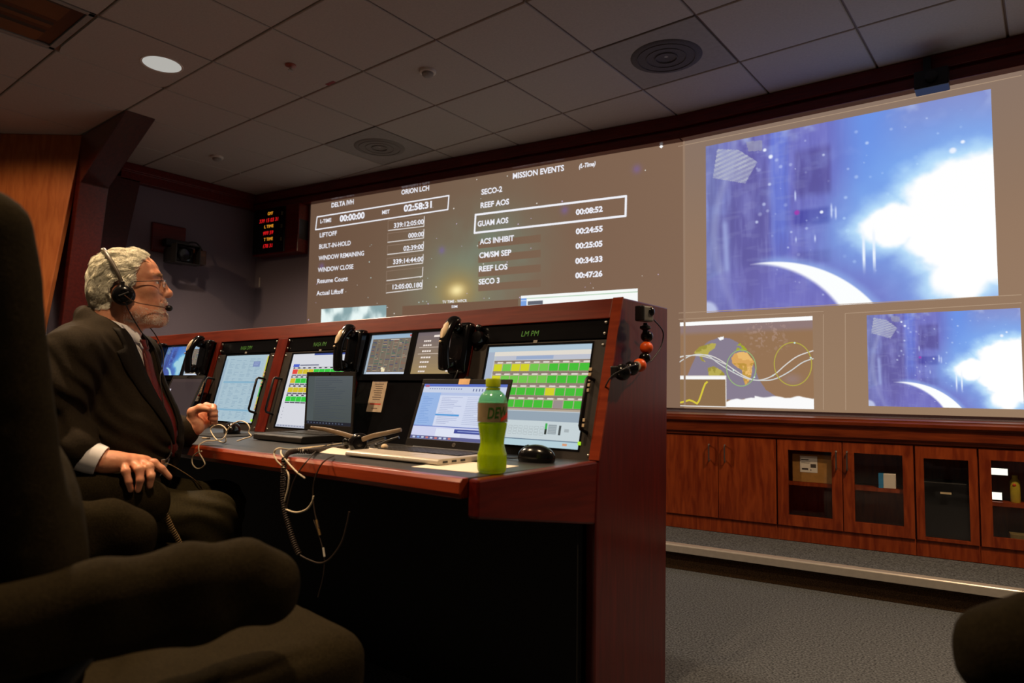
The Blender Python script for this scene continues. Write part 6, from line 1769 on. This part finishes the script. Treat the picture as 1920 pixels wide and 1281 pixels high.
# trousers and shoes
TR = Soft()
TR.ell((-0.07, 0, 0.60), (0.14, 0.18, 0.115))
for hip, kn, an in ((A3([-0.10, -0.085, 0.562]), KN_R, AN_R), (A3([-0.09, 0.085, 0.562]), KN_L, AN_L)):
    TR.chain([hip, (hip + kn) / 2 + A3([0, 0, 0.006]), kn, (kn + an) / 2 + A3([0.005, 0, 0]), an], [0.102, 0.088, 0.070, 0.062, 0.056], k=0.03)
def tfold(P, v):
    d = 0.004 * snoise(P * A3([0.6, 1, 1]), 16, 71)
    for E in (KN_R, KN_L):
        r = np.linalg.norm(P - E, axis=1); d += np.exp(-(r / 0.13) ** 2) * 0.0045 * np.sin((P @ A3([0.45, 0.25, 0.95])) * 120 + 4 * snoise(P, 9, 72))
    return d * np.clip(1 - np.abs(v) / 0.05, 0, 1)
V, F = TR.mesh((-0.24, -0.27, 0.07), (0.41, 0.25, 0.74), 0.0065, tfold); soft_object('trousers', V, F, M_TROU, man)
for an in (AN_R, AN_L):
    S = Soft(); S.ell((an[0] + 0.075, an[1], 0.042), (0.125, 0.044, 0.040)); S.cap((an[0] - 0.01, an[1], 0.045), (an[0] - 0.005, an[1], 0.09), 0.040, k=0.03); S.box((an[0] + 0.06, an[1], 0.012), (0.27, 0.085, 0.022), 0.010, k=0.01); S.plane((0, 0, 0.002), (0, 0, -1))
    V, F = S.mesh((an[0] - 0.09, an[1] - 0.06, -0.006), (an[0] + 0.23, an[1] + 0.06, 0.15), 0.005); soft_object('shoe', V, F, M_BLKG, man)

# ---- glasses
t = thing('eyeglasses', 'thin-rimmed eyeglasses on the grey-haired man’s face', 'glasses', PF.M())
M_GLS = M_PANE
for s in (-1, 1):
    C = []
    n = 24
    for k in range(n):
        a = 2 * math.pi * k / n; ca, sa = math.cos(a), math.sin(a)
        yy = 0.031 + 0.0215 * math.copysign(abs(ca) ** 0.7, ca); zz = 1.2535 + 0.0140 * math.copysign(abs(sa) ** 0.7, sa)
        C.append(A3([0.1005 - 5.5 * (yy - 0.012) ** 2, s * yy, zz]))
    b = MB(); b.add(C + [c_ + A3([0.0015, 0, 0]) for c_ in C], [tuple(range(n)), tuple(range(2 * n - 1, n - 1, -1))] + [(k, (k + 1) % n, (k + 1) % n + n, k + n) for k in range(n)]); b.build('lens', M_GLS, t)
    b = MB(); b.tube(C, 0.0005, 6, closed=True); b.build('rim', M_DARK, t, smooth=80)
    b = MB(); b.tube(smooth_line([(0.093, 0.053 * s, 1.260), (0.086, 0.066 * s, 1.2595), (0.050, 0.0735 * s, 1.254), (0.0, 0.080 * s, 1.2465), (-0.028, 0.081 * s, 1.240), (-0.042, 0.078 * s, 1.225)], 30), 0.0013, 6, flat=1.6); b.build('temple', M_DARK, t, smooth=80)
b = MB(); b.tube(smooth_line([(0.1005, -0.011, 1.259), (0.1045, 0, 1.2625), (0.1005, 0.011, 1.259)], 12), 0.001, 6); b.build('bridge', M_DARK, t, smooth=80)

# ---- the headset he wears
t = thing('worn_headset', 'black headset with boom microphone worn by the grey-haired man', 'headset', PF.M())
arc = []
for a in np.linspace(-1.52, 1.52, 40):
    arc.append(A3([-0.012 - 0.062 * math.cos(a), 0.0955 * math.sin(a), 1.225 + 0.126 * math.cos(a) ** 0.8 if math.cos(a) > 0 else 1.235]))
b = MB(); b.tube(arc, 0.0055, 8, flat=0.35, upref=(1, 0, 0)); b.build('headband', mat('grey_headband', (74, 66, 56), 0.4), t, smooth=80)
for s in (-1, 1):
    Mx = Matrix.Translation((-0.010, 0.080 * s, 1.205)) @ Matrix.Rotation(-s * math.pi / 2, 4, 'X')
    b = MB(); b.lathe([(0.018, 0.0), (0.029, 0.001), (0.031, 0.007), (0.028, 0.011), (0.026, 0.012)], 32, M=Mx); b.build('ear_cushion', M_BLACK, t, smooth=50)
    b = MB(); b.lathe([(0.026, 0.012), (0.026, 0.020), (0.021, 0.025), (0.012, 0.026), (0.011, 0.024), (0.001, 0.024)], 32, M=Mx); b.build('ear_cup', M_BLKG, t, smooth=40)
b = MB(); b.cbox((-0.014, -0.100, 1.222), (0.010, 0.008, 0.045)); b.cbox((-0.010, -0.1065, 1.205), (0.030, 0.004, 0.006), R=Matrix.Rotation(-0.5, 3, 'Y')); b.build('yoke', M_BLACK, t, bevel=0.002)
b = MB(); b.tube(smooth_line([(-0.008, -0.107, 1.203), (0.010, -0.105, 1.190), (0.030, -0.098, 1.183), (0.070, -0.070, 1.181), (0.105, -0.040, 1.180)], 30), 0.0017, 8); b.build('microphone_boom', mat('coppery_boom', (150, 110, 90), 0.3, metal=0.8), t, smooth=80)
b = MB(); b.ball((0.113, -0.033, 1.180), (0.0115, 0.0095, 0.0095), 16); b.build('microphone', M_BLACK, t, smooth=80)
def PW(px, py, y): return pl(px, py, y)
b = MB(); b.tube(smooth_line([PW(235, 568, -0.108), PW(240, 579, -0.104), PW(250, 598, -0.095), PW(262, 618, -0.085), PW(273, 634, -0.075), PW(277, 650, -0.075)], 24), 0.0018, 7); b.build('ear_lead', M_BLACK, t, smooth=80)
b = MB(); b.tube(smooth_line([PW(272, 606, 0.045), PW(284, 618, 0.025), PW(296, 636, 0.01), PW(306, 662, 0.0), PW(305, 690, -0.03), PW(300, 708, -0.075), PW(304, 740, -0.085), PW(311, 780, -0.10), PW(318, 815, -0.11), PW(322, 840, -0.115), PW(316, 858, -0.125), PW(305, 866, -0.135)], 60), 0.0016, 7); b.build('chest_lead', M_CORD, t, smooth=80)
b = MB(); b.cbox(PW(306, 866, -0.135), (0.012, 0.008, 0.016)); b.build('lead_clip', M_CHROME, t, bevel=0.002)
b = MB(); b.tube(smooth_line([PW(306, 868, -0.135), PW(320, 872, -0.13), PW(341, 884, -0.10), PW(362, 898, -0.06), PW(376, 912, -0.02), PW(384, 930, 0.02), PW(385, 955, 0.04)], 40), 0.0016, 7); b.build('desk_lead', mat('tan_lead', (150, 122, 84), 0.5), t, smooth=80)
b = coil([PF.w(*PW(304, 948, -0.24)), PF.w(*PW(312, 968, -0.24)), PF.w(*PW(322, 990, -0.24)), PF.w(*PW(337, 1020, -0.235)), PF.w(*PW(345, 1050, -0.23))], 0.0062, 26, 0.0019)
tag(b.build('coiled_cord', mat('tan_coil', (120, 96, 62), 0.45), smooth=80), 'short coiled cord hanging below the man’s armrest', 'cord')
